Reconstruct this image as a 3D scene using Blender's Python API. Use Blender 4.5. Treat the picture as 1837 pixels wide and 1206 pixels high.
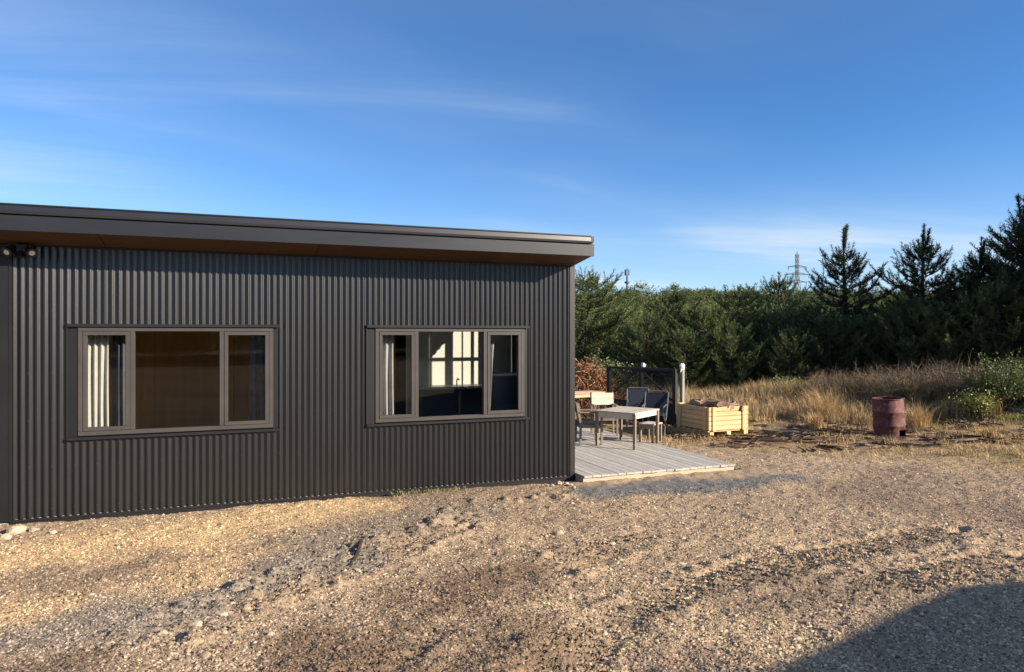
import bpy, math, random
import numpy as np
from mathutils import Vector, Matrix

random.seed(7)
rng = np.random.default_rng(11)
scene = bpy.context.scene
col = scene.collection
for _o in list(bpy.data.objects):
    bpy.data.objects.remove(_o)

# ------------------------------------------------------------------ camera
F_PX, CX, HORIZ = 1280.0, 918.5, 600.0            # focal length in photo pixels, optical axis, horizon row
CAM = Vector((-4.72, -9.66, 2.15))
ALPHA = math.atan2(3304.0, F_PX)                   # optical axis against the long wall (world X)
FW = Vector((math.cos(ALPHA), math.sin(ALPHA), 0))
RT = Vector((math.sin(ALPHA), -math.cos(ALPHA), 0))
cam_d = bpy.data.cameras.new('camera')
cam_d.sensor_width = 36.0
cam_d.lens = F_PX / 1837.0 * 36.0
cam_d.shift_y = -3.0 / 1837.0
cam_d.clip_start = 0.1
cam_d.clip_end = 6000
cam = bpy.data.objects.new('camera', cam_d)
col.objects.link(cam)
cam.location = CAM
cam.rotation_euler = (math.radians(90), 0, ALPHA - math.radians(90))
scene.camera = cam

# ------------------------------------------------------------------ sky and sun
SUN_DIR = Vector((1.0, -1.0, 0.57)).normalized()
world = bpy.data.worlds.new('World')
scene.world = world
world.use_nodes = True
wn, wl = world.node_tree.nodes, world.node_tree.links
wn.clear()
w_out = wn.new('ShaderNodeOutputWorld')
w_bg = wn.new('ShaderNodeBackground')
w_bg.inputs['Strength'].default_value = 0.093
w_sky = wn.new('ShaderNodeTexSky')
w_sky.sky_type = 'NISHITA'
w_sky.sun_disc = False
w_sky.sun_elevation = math.asin(SUN_DIR.z)
w_sky.sun_rotation = math.atan2(SUN_DIR.x, SUN_DIR.y)
w_sky.altitude = 1000
w_sky.air_density = 0.9
w_sky.dust_density = 0.0
w_sky.ozone_density = 5.5
# thin cirrus: noise on the plane of a high cloud layer
w_tc = wn.new('ShaderNodeTexCoord')
w_sep = wn.new('ShaderNodeSeparateXYZ')
wl.new(w_tc.outputs['Generated'], w_sep.inputs[0])
def wmath(op, a, b=None, clamp=False):
    n = wn.new('ShaderNodeMath'); n.operation = op; n.use_clamp = clamp
    for i, v in enumerate((a, b)):
        if v is None: continue
        if isinstance(v, (int, float)): n.inputs[i].default_value = v
        else: wl.new(v, n.inputs[i])
    return n.outputs[0]
zc = wmath('MAXIMUM', wmath('ADD', w_sep.outputs['Z'], 0.06), 0.02)
px_ = wmath('DIVIDE', w_sep.outputs['X'], zc)
py_ = wmath('DIVIDE', w_sep.outputs['Y'], zc)
w_comb = wn.new('ShaderNodeCombineXYZ')
wl.new(px_, w_comb.inputs[0]); wl.new(py_, w_comb.inputs[1])
def cloud_noise(rot, scale, loc, nscale, detail, rough, dist):
    m = wn.new('ShaderNodeMapping')
    m.inputs['Rotation'].default_value = (0, 0, rot)
    m.inputs['Scale'].default_value = scale
    m.inputs['Location'].default_value = loc
    wl.new(w_comb.outputs[0], m.inputs[0])
    n = wn.new('ShaderNodeTexNoise')
    n.inputs['Scale'].default_value = nscale
    n.inputs['Detail'].default_value = detail
    n.inputs['Roughness'].default_value = rough
    n.inputs['Distortion'].default_value = dist
    wl.new(m.outputs[0], n.inputs['Vector'])
    return n.outputs['Fac']
def wramp(fac, a, b):
    r = wn.new('ShaderNodeMapRange'); r.interpolation_type = 'SMOOTHSTEP'
    wl.new(fac, r.inputs[0]); r.inputs[1].default_value = a; r.inputs[2].default_value = b
    return r.outputs[0]
streak = cloud_noise(0.5, (0.42, 1.25, 1), (9.0, 4.0, 0), 0.62, 9, 0.60, 0.7)
veil = cloud_noise(0.35, (0.55, 1.0, 1), (2.8, 3.6, 0), 0.26, 4, 0.5, 0.3)
c_mask = wmath('MULTIPLY', wramp(streak, 0.40, 0.80), wramp(veil, 0.39, 0.61))
c_mask = wmath('ADD', wmath('MULTIPLY', c_mask, 0.9), wmath('MULTIPLY', wramp(veil, 0.34, 0.64), 0.18))
low = wmath('SUBTRACT', 1.0, wramp(w_sep.outputs['Z'], 0.0, 0.26))      # thin haze towards the horizon
c_mask = wmath('ADD', c_mask, wmath('MULTIPLY', low, 0.26), True)
w_mix = wn.new('ShaderNodeMixRGB')
wl.new(c_mask, w_mix.inputs[0])
w_hsv = wn.new('ShaderNodeHueSaturation')
w_hsv.inputs['Saturation'].default_value = 1.1
wl.new(w_sky.outputs[0], w_hsv.inputs['Color'])
wl.new(w_hsv.outputs[0], w_mix.inputs[1])
w_mix.inputs[2].default_value = (4.5, 5.0, 5.4, 1)
wl.new(w_mix.outputs[0], w_bg.inputs['Color'])
wl.new(w_bg.outputs[0], w_out.inputs[0])

sun_d = bpy.data.lights.new('sun', 'SUN')
sun_d.energy = 5.0
sun_d.angle = math.radians(0.53)
sun_d.color = (1.0, 0.86, 0.68)
sun = bpy.data.objects.new('sun', sun_d)
col.objects.link(sun)
sun.location = (8, -14, 9)
sun.rotation_euler = (-SUN_DIR).to_track_quat('-Z', 'Y').to_euler()

scene.view_settings.view_transform = 'Standard'
scene.view_settings.look = 'None'
scene.view_settings.gamma = 1.0
scene.view_settings.exposure = 1.0
scene.view_settings.use_curve_mapping = False
try:
    scene.cycles.max_bounces = 6
    scene.cycles.transparent_max_bounces = 12
    scene.cycles.use_denoising = True
    scene.cycles.caustics_reflective = False
    scene.cycles.caustics_refractive = False
except Exception:
    pass

# ------------------------------------------------------------------ pixel -> place
def ray(px, py):
    a = (px - CX) / F_PX; b = (HORIZ - py) / F_PX
    return FW + RT * a + Vector((0, 0, b))
def gp(px, py, h=0.0):                              # the point of the level h under a photo pixel
    d = ray(px, py); t = (h - CAM.z) / d.z
    return CAM + d * t
def at_depth(px, depth, z=0.0):
    d = ray(px, HORIZ) * depth
    return Vector((CAM.x + d.x, CAM.y + d.y, z))
def wx(px):                                         # x on the long wall (plane y = 0)
    d = ray(px, HORIZ)
    return CAM.x + d.x * (-CAM.y / d.y)
def depth_of(x, y):
    return (x - CAM.x) * FW.x + (y - CAM.y) * FW.y
def height_px(py, depth):                           # level seen at a row at that depth
    return CAM.z + (HORIZ - py) / F_PX * depth

# ------------------------------------------------------------------ noise
def _hash(i, j, s):
    v = np.sin(i * 127.1 + j * 311.7 + s * 74.7) * 43758.5453
    return v - np.floor(v)
def vnoise(x, y, s=0):
    i = np.floor(x); j = np.floor(y); u = x - i; v = y - j
    u = u * u * (3 - 2 * u); v = v * v * (3 - 2 * v)
    a = _hash(i, j, s); b = _hash(i + 1, j, s); c = _hash(i, j + 1, s); d = _hash(i + 1, j + 1, s)
    return (a * (1 - u) + b * u) * (1 - v) + (c * (1 - u) + d * u) * v
def fbm(x, y, s=0, o=4, g=0.5):
    t = np.zeros_like(x); a = 1.0; n = 0.0
    for k in range(o):
        t += a * vnoise(x * 2 ** k, y * 2 ** k, s + k * 3.3); n += a; a *= g
    return t / n
def sstep(a, b, x):
    t = np.clip((x - a) / (b - a), 0, 1)
    return t * t * (3 - 2 * t)
def seg_dist(x, y, pts):
    """distance to a polyline, and the length run along it"""
    best = np.full(x.shape, 1e9); along = np.zeros(x.shape); run = 0.0; side = np.zeros(x.shape)
    for (a, b) in zip(pts[:-1], pts[1:]):
        dx, dy = b[0] - a[0], b[1] - a[1]; L = math.hypot(dx, dy)
        t = np.clip(((x - a[0]) * dx + (y - a[1]) * dy) / (L * L), 0, 1)
        d = np.hypot(x - a[0] - t * dx, y - a[1] - t * dy)
        m = d < best
        best = np.where(m, d, best); along = np.where(m, run + t * L, along)
        side = np.where(m, ((x - a[0]) * -dy + (y - a[1]) * dx) / L, side)
        run += L
    return best, along, side

# ------------------------------------------------------------------ mesh helpers
def tag(o, label=None, cat=None, group=None, kind=None):
    if label: o['label'] = label
    if cat: o['category'] = cat
    if group: o['group'] = group
    if kind: o['kind'] = kind
    return o
def empty(name, loc=(0, 0, 0), rz=0.0):
    o = bpy.data.objects.new(name, None); col.objects.link(o)
    o.location = loc; o.rotation_euler = (0, 0, rz); o.empty_display_size = 0.1
    return o
def link_mesh(name, me, mat, parent=None, smooth=False):
    if mat is not None and not me.materials: me.materials.append(mat)
    if smooth: me.polygons.foreach_set('use_smooth', [True] * len(me.polygons))
    o = bpy.data.objects.new(name, me); col.objects.link(o)
    if parent is not None: o.parent = parent
    return o
class MB:
    def __init__(s): s.v = []; s.f = []
    def add(s, vs, fs):
        n = len(s.v); s.v += [tuple(p) for p in vs]; s.f += [tuple(i + n for i in f) for f in fs]; return s
    def box(s, x0, x1, y0, y1, z0, z1):
        return s.add([(x0, y0, z0), (x1, y0, z0), (x1, y1, z0), (x0, y1, z0), (x0, y0, z1), (x1, y0, z1), (x1, y1, z1), (x0, y1, z1)],
                     [(0, 3, 2, 1), (4, 5, 6, 7), (0, 1, 5, 4), (1, 2, 6, 5), (2, 3, 7, 6), (3, 0, 4, 7)])
    def bar(s, p0, p1, w, h, up=(0, 0, 1)):
        p0 = Vector(p0); p1 = Vector(p1); d = (p1 - p0).normalized(); up = Vector(up)
        if abs(d.dot(up)) > 0.98: up = Vector((0, 1, 0))
        r = d.cross(up).normalized(); u = r.cross(d)
        vs = []
        for p in (p0, p1):
            for a, b in ((-1, -1), (1, -1), (1, 1), (-1, 1)): vs.append(p + r * a * w / 2 + u * b * h / 2)
        return s.add(vs, [(3, 2, 1, 0), (4, 5, 6, 7), (0, 1, 5, 4), (1, 2, 6, 5), (2, 3, 7, 6), (3, 0, 4, 7)])
    def tube(s, pts, rads, n=8, caps=True):
        rings = []
        P = [Vector(p) for p in pts]
        for i, p in enumerate(P):
            d = (P[min(i + 1, len(P) - 1)] - P[max(i - 1, 0)]).normalized()
            a = Vector((0, 0, 1)) if abs(d.z) < 0.9 else Vector((1, 0, 0))
            u = d.cross(a).normalized(); w = d.cross(u)
            rings.append([p + (u * math.cos(t * 2 * math.pi / n) + w * math.sin(t * 2 * math.pi / n)) * rads[i] for t in range(n)])
        vs = [q for r in rings for q in r]; fs = []
        for i in range(len(P) - 1):
            for t in range(n):
                a = i * n + t; b = i * n + (t + 1) % n
                fs.append((a, b, b + n, a + n))
        if caps:
            fs.append(tuple(range(n))[::-1]); fs.append(tuple(range((len(P) - 1) * n, len(P) * n)))
        return s.add(vs, fs)
    def build(s, name, mat, parent=None, smooth=False, bevel=0.0):
        me = bpy.data.meshes.new(name); me.from_pydata(s.v, [], s.f); me.update()
        o = link_mesh(name, me, mat, parent, smooth)
        if bevel:
            m = o.modifiers.new('bevel', 'BEVEL'); m.width = bevel; m.segments = 1; m.limit_method = 'ANGLE'
        return o
def mesh_np(name, V, Fq, mat, parent=None, cols=None, smooth=False):
    """V (n,3); Fq (m,k) faces all with k corners; cols (n,3) colours kept as a point attribute"""
    me = bpy.data.meshes.new(name)
    V = np.ascontiguousarray(V, dtype=np.float32); Fq = np.ascontiguousarray(Fq, dtype=np.int32)
    m, k = Fq.shape
    me.vertices.add(len(V)); me.vertices.foreach_set('co', V.ravel())
    me.loops.add(m * k); me.loops.foreach_set('vertex_index', Fq.ravel())
    me.polygons.add(m); me.polygons.foreach_set('loop_start', np.arange(0, m * k, k, dtype=np.int32))
    if smooth: me.polygons.foreach_set('use_smooth', np.ones(m, dtype=bool))
    me.update(calc_edges=True)
    if cols is not None:
        at = me.color_attributes.new('tint', 'FLOAT_COLOR', 'POINT')
        c4 = np.ones((len(V), 4), dtype=np.float32); c4[:, :3] = cols
        at.data.foreach_set('color', c4.ravel())
    return link_mesh(name, me, mat, parent)
def children_of(o): return [c for c in bpy.data.objects if c.parent == o]
def copy_tree(o, parent=None, kids=None):
    c = o.copy(); col.objects.link(c); c.parent = parent
    for ch in (kids if kids is not None else o.children): copy_tree(ch, c)
    return c

# ------------------------------------------------------------------ materials
def new_mat(name):
    m = bpy.data.materials.new(name); m.use_nodes = True
    nt = m.node_tree; b = nt.nodes['Principled BSDF']
    return m, nt, b
def N(nt, t, **kw):
    n = nt.nodes.new(t)
    for k, v in kw.items():
        if k in n.inputs: n.inputs[k].default_value = v
        else: setattr(n, k, v)
    return n
def surf(name, c0, c1, rough=0.6, scale=8.0, stretch=(1, 1, 1), spec=0.5, bump=0.0, bscale=40.0, metallic=0.0, c2=None, c2at=(0.62, 0.72), detail=5, objrand=0.0):
    """two-tone noise surface with an optional third tone for wear, in object coordinates"""
    m, nt, b = new_mat(name)
    tc = N(nt, 'ShaderNodeTexCoord'); mp = N(nt, 'ShaderNodeMapping'); mp.inputs['Scale'].default_value = stretch
    nt.links.new(tc.outputs['Object'], mp.inputs[0])
    src = mp.outputs[0]
    oi = N(nt, 'ShaderNodeObjectInfo')
    if objrand:
        av = N(nt, 'ShaderNodeVectorMath', operation='ADD'); sc_ = N(nt, 'ShaderNodeVectorMath', operation='SCALE')
        cb = N(nt, 'ShaderNodeCombineXYZ')
        for i in range(3): nt.links.new(oi.outputs['Random'], cb.inputs[i])
        nt.links.new(cb.outputs[0], sc_.inputs[0]); sc_.inputs['Scale'].default_value = 37.0
        nt.links.new(src, av.inputs[0]); nt.links.new(sc_.outputs[0], av.inputs[1]); src = av.outputs[0]
    nz = N(nt, 'ShaderNodeTexNoise', Scale=scale, Detail=detail, Roughness=0.6); nt.links.new(src, nz.inputs['Vector'])
    rp = N(nt, 'ShaderNodeValToRGB')
    rp.color_ramp.elements[0].position = 0.32; rp.color_ramp.elements[0].color = (*c0, 1)
    rp.color_ramp.elements[1].position = 0.68; rp.color_ramp.elements[1].color = (*c1, 1)
    nt.links.new(nz.outputs['Fac'], rp.inputs[0]); out = rp.outputs[0]
    if c2 is not None:
        n2 = N(nt, 'ShaderNodeTexNoise', Scale=scale * 2.7, Detail=6, Roughness=0.7); nt.links.new(src, n2.inputs['Vector'])
        mr = N(nt, 'ShaderNodeMapRange'); mr.inputs[1].default_value = c2at[0]; mr.inputs[2].default_value = c2at[1]
        nt.links.new(n2.outputs['Fac'], mr.inputs[0])
        mx = N(nt, 'ShaderNodeMixRGB'); nt.links.new(mr.outputs[0], mx.inputs[0]); nt.links.new(out, mx.inputs[1]); mx.inputs[2].default_value = (*c2, 1)
        out = mx.outputs[0]
    if objrand:
        hs = N(nt, 'ShaderNodeHueSaturation'); mr = N(nt, 'ShaderNodeMapRange')
        mr.inputs[3].default_value = 1 - objrand; mr.inputs[4].default_value = 1 + objrand
        nt.links.new(oi.outputs['Random'], mr.inputs[0]); nt.links.new(mr.outputs[0], hs.inputs['Value']); nt.links.new(out, hs.inputs['Color'])
        out = hs.outputs[0]
    nt.links.new(out, b.inputs['Base Color'])
    b.inputs['Roughness'].default_value = rough; b.inputs['Metallic'].default_value = metallic
    b.inputs['Specular IOR Level'].default_value = spec
    if bump:
        nb = N(nt, 'ShaderNodeTexNoise', Scale=bscale, Detail=4, Roughness=0.6); nt.links.new(src, nb.inputs['Vector'])
        bp = N(nt, 'ShaderNodeBump', Strength=bump, Distance=0.01); nt.links.new(nb.outputs['Fac'], bp.inputs['Height'])
        nt.links.new(bp.outputs[0], b.inputs['Normal'])
    return m
def tint_mat(name, rough=0.9, var=0.25, scale=60.0, bump=0.0, bscale=120.0, spec=0.2, transl=0.0, objvar=0.0):
    """colour from the mesh's own tint attribute, varied by noise"""
    m, nt, b = new_mat(name)
    at = N(nt, 'ShaderNodeAttribute', attribute_name='tint')
    ge = N(nt, 'ShaderNodeNewGeometry')
    nz = N(nt, 'ShaderNodeTexNoise', Scale=scale, Detail=5, Roughness=0.7); nt.links.new(ge.outputs['Position'], nz.inputs['Vector'])
    mr = N(nt, 'ShaderNodeMapRange'); mr.inputs[1].default_value = 0.25; mr.inputs[2].default_value = 0.75
    mr.inputs[3].default_value = 1 - var; mr.inputs[4].default_value = 1 + var; mr.clamp = False
    nt.links.new(nz.outputs['Fac'], mr.inputs[0])
    hs = N(nt, 'ShaderNodeHueSaturation'); nt.links.new(at.outputs['Color'], hs.inputs['Color'])
    val = mr.outputs[0]
    if objvar:
        oi = N(nt, 'ShaderNodeObjectInfo'); m2 = N(nt, 'ShaderNodeMapRange')
        m2.inputs[3].default_value = 1 - objvar; m2.inputs[4].default_value = 1 + objvar
        nt.links.new(oi.outputs['Random'], m2.inputs[0])
        mu = N(nt, 'ShaderNodeMath', operation='MULTIPLY'); nt.links.new(val, mu.inputs[0]); nt.links.new(m2.outputs[0], mu.inputs[1]); val = mu.outputs[0]
    nt.links.new(val, hs.inputs['Value'])
    nt.links.new(hs.outputs[0], b.inputs['Base Color'])
    b.inputs['Roughness'].default_value = rough; b.inputs['Specular IOR Level'].default_value = spec
    if bump:
        n2 = N(nt, 'ShaderNodeTexNoise', Scale=bscale, Detail=3, Roughness=0.7); nt.links.new(ge.outputs['Position'], n2.inputs['Vector'])
        bp = N(nt, 'ShaderNodeBump', Strength=bump, Distance=0.012); nt.links.new(n2.outputs['Fac'], bp.inputs['Height'])
        nt.links.new(bp.outputs[0], b.inputs['Normal'])
    if transl:
        tr = N(nt, 'ShaderNodeBsdfTranslucent'); nt.links.new(hs.outputs[0], tr.inputs['Color'])
        mx = N(nt, 'ShaderNodeMixShader'); mx.inputs[0].default_value = transl
        nt.links.new(b.outputs[0], mx.inputs[1]); nt.links.new(tr.outputs[0], mx.inputs[2])
        nt.links.new(mx.outputs[0], nt.nodes['Material Output'].inputs[0])
    return m
M = {}
M['clad'] = surf('painted_steel', (.0085, .0092, .0108), (.0125, .0132, .015), rough=0.30, spec=.68, scale=2.0, stretch=(6, 6, .6), c2=(.026, .024, .021), c2at=(.66, .95), objrand=.06)
M['flash'] = surf('steel_flashing', (.012, .012, .014), (.017, .017, .019), rough=0.36, spec=.8, scale=3.0)
M['dark_flash'] = surf('dark_flashing', (.007, .0075, .009), (.010, .011, .013), rough=0.45, scale=3.0)
M['gutter'] = surf('gutter_steel', (.012, .0128, .015), (.019, .0195, .022), rough=0.34, spec=.7, scale=1.6, stretch=(.5, 3, 3), c2=(.036, .031, .027), c2at=(.62, .9))
M['alu'] = surf('bronze_aluminium', (.05, .0465, .0445), (.064, .059, .056), rough=0.42, scale=4.0, c2=(.10, .086, .072), c2at=(.7, .95))
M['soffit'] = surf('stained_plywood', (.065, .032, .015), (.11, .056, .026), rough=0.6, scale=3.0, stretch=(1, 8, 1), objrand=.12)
M['ply'] = surf('brown_plywood', (.46, .215, .06), (.58, .29, .09), rough=0.55, scale=1.6, stretch=(5, 1, .5), objrand=.1)
M['white_wall'] = surf('white_paint', (.62, .62, .58), (.70, .70, .66), rough=0.8, scale=2.0)
M['kitchen_wall'] = surf('off_white_paint', (.54, .54, .5), (.6, .6, .56), rough=0.8, scale=2.0)
M['grey_wall'] = surf('grey_lining', (.16, .155, .145), (.2, .195, .18), rough=0.8, scale=2.0)
M['floor'] = surf('interior_floor', (.56, .40, .25), (.64, .47, .31), rough=0.5, scale=3.0, stretch=(1, 8, 1))
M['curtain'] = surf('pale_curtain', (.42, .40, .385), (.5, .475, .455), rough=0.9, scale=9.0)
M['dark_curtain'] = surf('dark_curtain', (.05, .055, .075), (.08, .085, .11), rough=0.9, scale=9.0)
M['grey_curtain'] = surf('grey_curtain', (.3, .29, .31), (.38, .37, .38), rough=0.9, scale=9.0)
M['bench'] = surf('pale_worktop', (.5, .5, .47), (.58, .58, .55), rough=0.35, scale=6.0)
M['cabinet'] = surf('navy_cabinet', (.02, .025, .045), (.03, .035, .06), rough=0.5, scale=3.0)
M['black'] = surf('black_plastic', (.01, .01, .012), (.018, .018, .02), rough=0.4, scale=8.0)
M['lens'] = surf('lamp_lens', (.75, .73, .68), (.85, .83, .78), rough=0.2, scale=10.0)
M['deck'] = surf('weathered_decking', (.36, .335, .30), (.50, .47, .42), rough=0.85, scale=5.0, stretch=(8, .7, 8), bump=.3, c2=(.22, .2, .17), c2at=(.6, .85), objrand=.16)
M['deck_edge'] = surf('deck_edge_timber', (.42, .34, .24), (.55, .45, .32), rough=0.85, scale=5.0, stretch=(.7, 8, 8), bump=.3)
M['grey_wood'] = surf('weathered_wood', (.17, .13, .10), (.27, .215, .17), rough=0.8, scale=7.0, stretch=(3, 3, 3), bump=.3, objrand=.15)
M['pale_wood'] = surf('pale_wood', (.62, .56, .45), (.74, .68, .56), rough=0.7, scale=7.0, bump=.2)
M['table_top'] = surf('silvered_table_top', (.40, .35, .28), (.52, .46, .38), rough=0.75, scale=6.0, stretch=(1, 8, 8), bump=.2, objrand=.12)
M['pink_wood'] = surf('pinkish_wood', (.52, .33, .22), (.62, .41, .28), rough=0.75, scale=6.0, bump=.2)
M['blue_fabric'] = surf('blue_fabric', (.014, .018, .034), (.024, .03, .05), rough=0.85, scale=20.0)  # shade by the gate put into this darker fabric colour
M['steel_tube'] = surf('grey_tube', (.11, .12, .13), (.16, .17, .18), rough=0.4, scale=9.0)  # tube darkened too, for the shade on the folding chairs
M['crate'] = surf('new_pine', (.60, .38, .17), (.74, .52, .27), rough=0.7, scale=5.0, stretch=(1, 6, 6), bump=.2, c2=(.5, .27, .12), c2at=(.62, .8), objrand=.14)
M['firewood'] = surf('split_firewood', (.2, .11, .065), (.38, .25, .16), rough=0.9, scale=9.0, bump=.4, objrand=.35)
M['rust'] = surf('rusty_red_steel', (.045, .013, .014), (.15, .045, .038), rough=0.75, scale=5.0, bump=.4, bscale=30, c2=(.27, .15, .12), c2at=(.53, .7))
M['soot'] = surf('soot', (.008, .007, .006), (.015, .013, .012), rough=0.95, scale=9.0)
M['gate'] = surf('black_timber', (.012, .012, .013), (.024, .023, .022), rough=0.7, scale=6.0)
M['post'] = surf('grey_round_post', (.27, .28, .24), (.38, .38, .33), rough=0.85, scale=5.0, stretch=(6, 6, 1), bump=.3)
M['bag'] = surf('white_plastic', (.7, .68, .66), (.8, .78, .76), rough=0.5, scale=12.0)
M['bark'] = surf('pine_bark', (.05, .035, .026), (.09, .065, .05), rough=0.95, scale=9.0, stretch=(3, 3, 1), bump=.4)
M['twig'] = tint_mat('dry_twigs', rough=.95, var=.3, scale=9)
M['needle'] = tint_mat('pine_needles', rough=.6, var=.3, scale=1.6, spec=.35, transl=.15, objvar=.22)
M['leaf'] = tint_mat('bush_leaves', rough=.55, var=.25, scale=6, spec=.4, transl=.2)
M['straw'] = tint_mat('dry_grass', rough=.9, var=.25, scale=4, transl=.25)
M['pylon'] = surf('galvanised_lattice', (.07, .08, .09), (.1, .11, .12), rough=0.6, scale=.3)
M['rock'] = surf('pale_rock', (.38, .30, .21), (.52, .42, .30), rough=0.95, scale=9.0, bump=.5)
M['stick'] = surf('charred_stick', (.02, .016, .013), (.045, .034, .026), rough=0.95, scale=9.0)
M['log'] = surf('grey_log', (.09, .075, .065), (.19, .165, .15), rough=0.95, scale=7.0, stretch=(1, 6, 6), bump=.5)
M['shed'] = surf('shed_steel', (.05, .055, .05), (.07, .075, .07), rough=0.5, scale=2.0)
M['concrete'] = surf('concrete', (.3, .29, .27), (.4, .39, .36), rough=0.9, scale=5.0, bump=.3)
M['gravel'] = tint_mat('gravel_ground', rough=.95, var=.5, scale=30, bump=1.0, bscale=38, spec=.15)
M['stones'] = tint_mat('loose_stones', rough=.9, var=.25, scale=60, spec=.2)
def glass_mat():
    m = bpy.data.materials.new('window_glass'); m.use_nodes = True; nt = m.node_tree; nt.nodes.clear()
    out = N(nt, 'ShaderNodeOutputMaterial'); tr = N(nt, 'ShaderNodeBsdfTransparent'); tr.inputs[0].default_value = (.93, .95, .93, 1)
    gl = N(nt, 'ShaderNodeBsdfGlossy', Roughness=0.0); gl.inputs[0].default_value = (1, 1, 1, 1)
    lw = N(nt, 'ShaderNodeLayerWeight'); pw = N(nt, 'ShaderNodeMath', operation='POWER'); nt.links.new(lw.outputs['Facing'], pw.inputs[0]); pw.inputs[1].default_value = 4.0
    fr = N(nt, 'ShaderNodeMapRange'); nt.links.new(pw.outputs[0], fr.inputs[0]); fr.inputs[3].default_value = .02; fr.inputs[4].default_value = .9; mx = N(nt, 'ShaderNodeMixShader')
    nt.links.new(fr.outputs[0], mx.inputs[0]); nt.links.new(tr.outputs[0], mx.inputs[1]); nt.links.new(gl.outputs[0], mx.inputs[2])
    nt.links.new(mx.outputs[0], out.inputs[0]); return m
M['glass'] = glass_mat()
def mesh_mat():
    """shade cloth: fine weave, part open"""
    m = bpy.data.materials.new('shade_cloth'); m.use_nodes = True; nt = m.node_tree
    b = nt.nodes['Principled BSDF']; b.inputs['Base Color'].default_value = (.02, .021, .02, 1); b.inputs['Roughness'].default_value = .9
    tr = N(nt, 'ShaderNodeBsdfTransparent'); mx = N(nt, 'ShaderNodeMixShader'); mx.inputs[0].default_value = .5
    nt.links.new(b.outputs[0], mx.inputs[1]); nt.links.new(tr.outputs[0], mx.inputs[2])
    nt.links.new(mx.outputs[0], nt.nodes['Material Output'].inputs[0]); return m
M['cloth'] = mesh_mat()

# ------------------------------------------------------------------ ground
def terrain(x, y):
    x = np.asarray(x, dtype=float); y = np.asarray(y, dtype=float)
    d = (x - CAM.x) * FW.x + (y - CAM.y) * FW.y
    r = (x - CAM.x) * RT.x + (y - CAM.y) * RT.y
    h = 4.3 * sstep(27, 100, d)
    far = np.hypot(x, y)
    h = h + 3.0 * sstep(120, 700, far)
    # bank under the scrub on the right, beyond the drum
    b0 = at_depth(1420, 21.0); b1 = at_depth(1640, 19.5); b2 = at_depth(1950, 17.0)
    dd, _, _ = seg_dist(x, y, [(b0.x, b0.y), (b1.x, b1.y), (b2.x, b2.y)])
    h = h + 0.42 * (1 - sstep(0.4, 3.2, dd))
    return h
TRACKS = [  # wheel tracks: photo polylines, half width, depth, lug pitch
    ([(640, 1206), (760, 1120), (900, 1050), (1060, 985), (1300, 920)], .20, .030, .115),
    ([(985, 1206), (1080, 1120), (1230, 1060), (1420, 1005), (1700, 950)], .20, .026, .115),
    ([(120, 1206), (330, 1110), (480, 1055), (640, 1000), (820, 940)], .22, .03, .13),
    ([(1300, 1206), (1430, 1110), (1600, 1045), (1837, 1000)], .22, .022, .12),
]
def gxy(p): q = gp(*p); return (q.x, q.y)
TRK = [([gxy(p) for p in t[0]],) + t[1:] for t in TRACKS]
def micro(x, y):
    h = (fbm(x * 1.1, y * 1.1, 3, 3) - .5) * .06 + (fbm(x * 6, y * 6, 9, 3) - .5) * .035 + (fbm(x * 17, y * 17, 19, 2) - .5) * .02
    for pts, hw, dep, pit in TRK:
        wob = (vnoise(x * .8, y * .8, 51) - .5) * .2
        d, a, sd = seg_dist(x, y, pts)
        d = np.abs(d + wob)
        m = 1 - sstep(hw * .7, hw * 1.25, d)
        lip = (1 - sstep(.0, .16, np.abs(d - hw * 1.5)))
        patch = sstep(.30, .52, fbm(x * .7, y * .7, 77, 2))
        lug = np.sin((a + sd * .55) * 2 * np.pi / pit)
        h = h - m * dep * .5 * patch + m * patch * lug * .040 + lip * patch * (fbm(x * 9, y * 9, 33, 2) - .2) * .075
    # churned clods where the grey strip meets the mud
    d, a, sd = seg_dist(x, y, CLOD)
    h = h + (1 - sstep(.1, .55, d)) * np.clip(fbm(x * 7, y * 7, 91, 3) - .56, 0, 1) * .22
    return h
CLOD = [gxy(p) for p in [(330, 1130), (420, 1085), (500, 1050), (580, 1015), (700, 965), (860, 905), (1000, 890)]]
def near_mask(x, y):                                 # open yard: fades out with distance, none under the house and deck
    d = (x - CAM.x) * FW.x + (y - CAM.y) * FW.y
    return (1 - sstep(12, 20, d))
def capsule(x, y, pts, r, soft, seed, wob=.5):
    d, _, _ = seg_dist(x, y, [gxy(p) for p in pts])
    d = d + (fbm(x * 1.4, y * 1.4, seed, 4) - .5) * wob * 2
    return 1 - sstep(r - soft, r + soft, d)
def lerp(c, new, m): return c * (1 - m[:, None]) + np.array(new)[None, :] * m[:, None]
def straw_mask(x, y):
    d, _, sd = seg_dist(x, y, [gxy(p) for p in [(1190, 792), (1300, 800), (1420, 812), (1600, 815), (1837, 850), (2100, 880)]])
    d0 = (x - CAM.x) * FW.x + (y - CAM.y) * FW.y
    far = np.where(sd > 0, d, -d) + (fbm(x * .9, y * .9, 61, 3) - .5) * 2.6
    return sstep(-.9, .9, far) * sstep(10.3, 11.5, d0)
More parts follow.
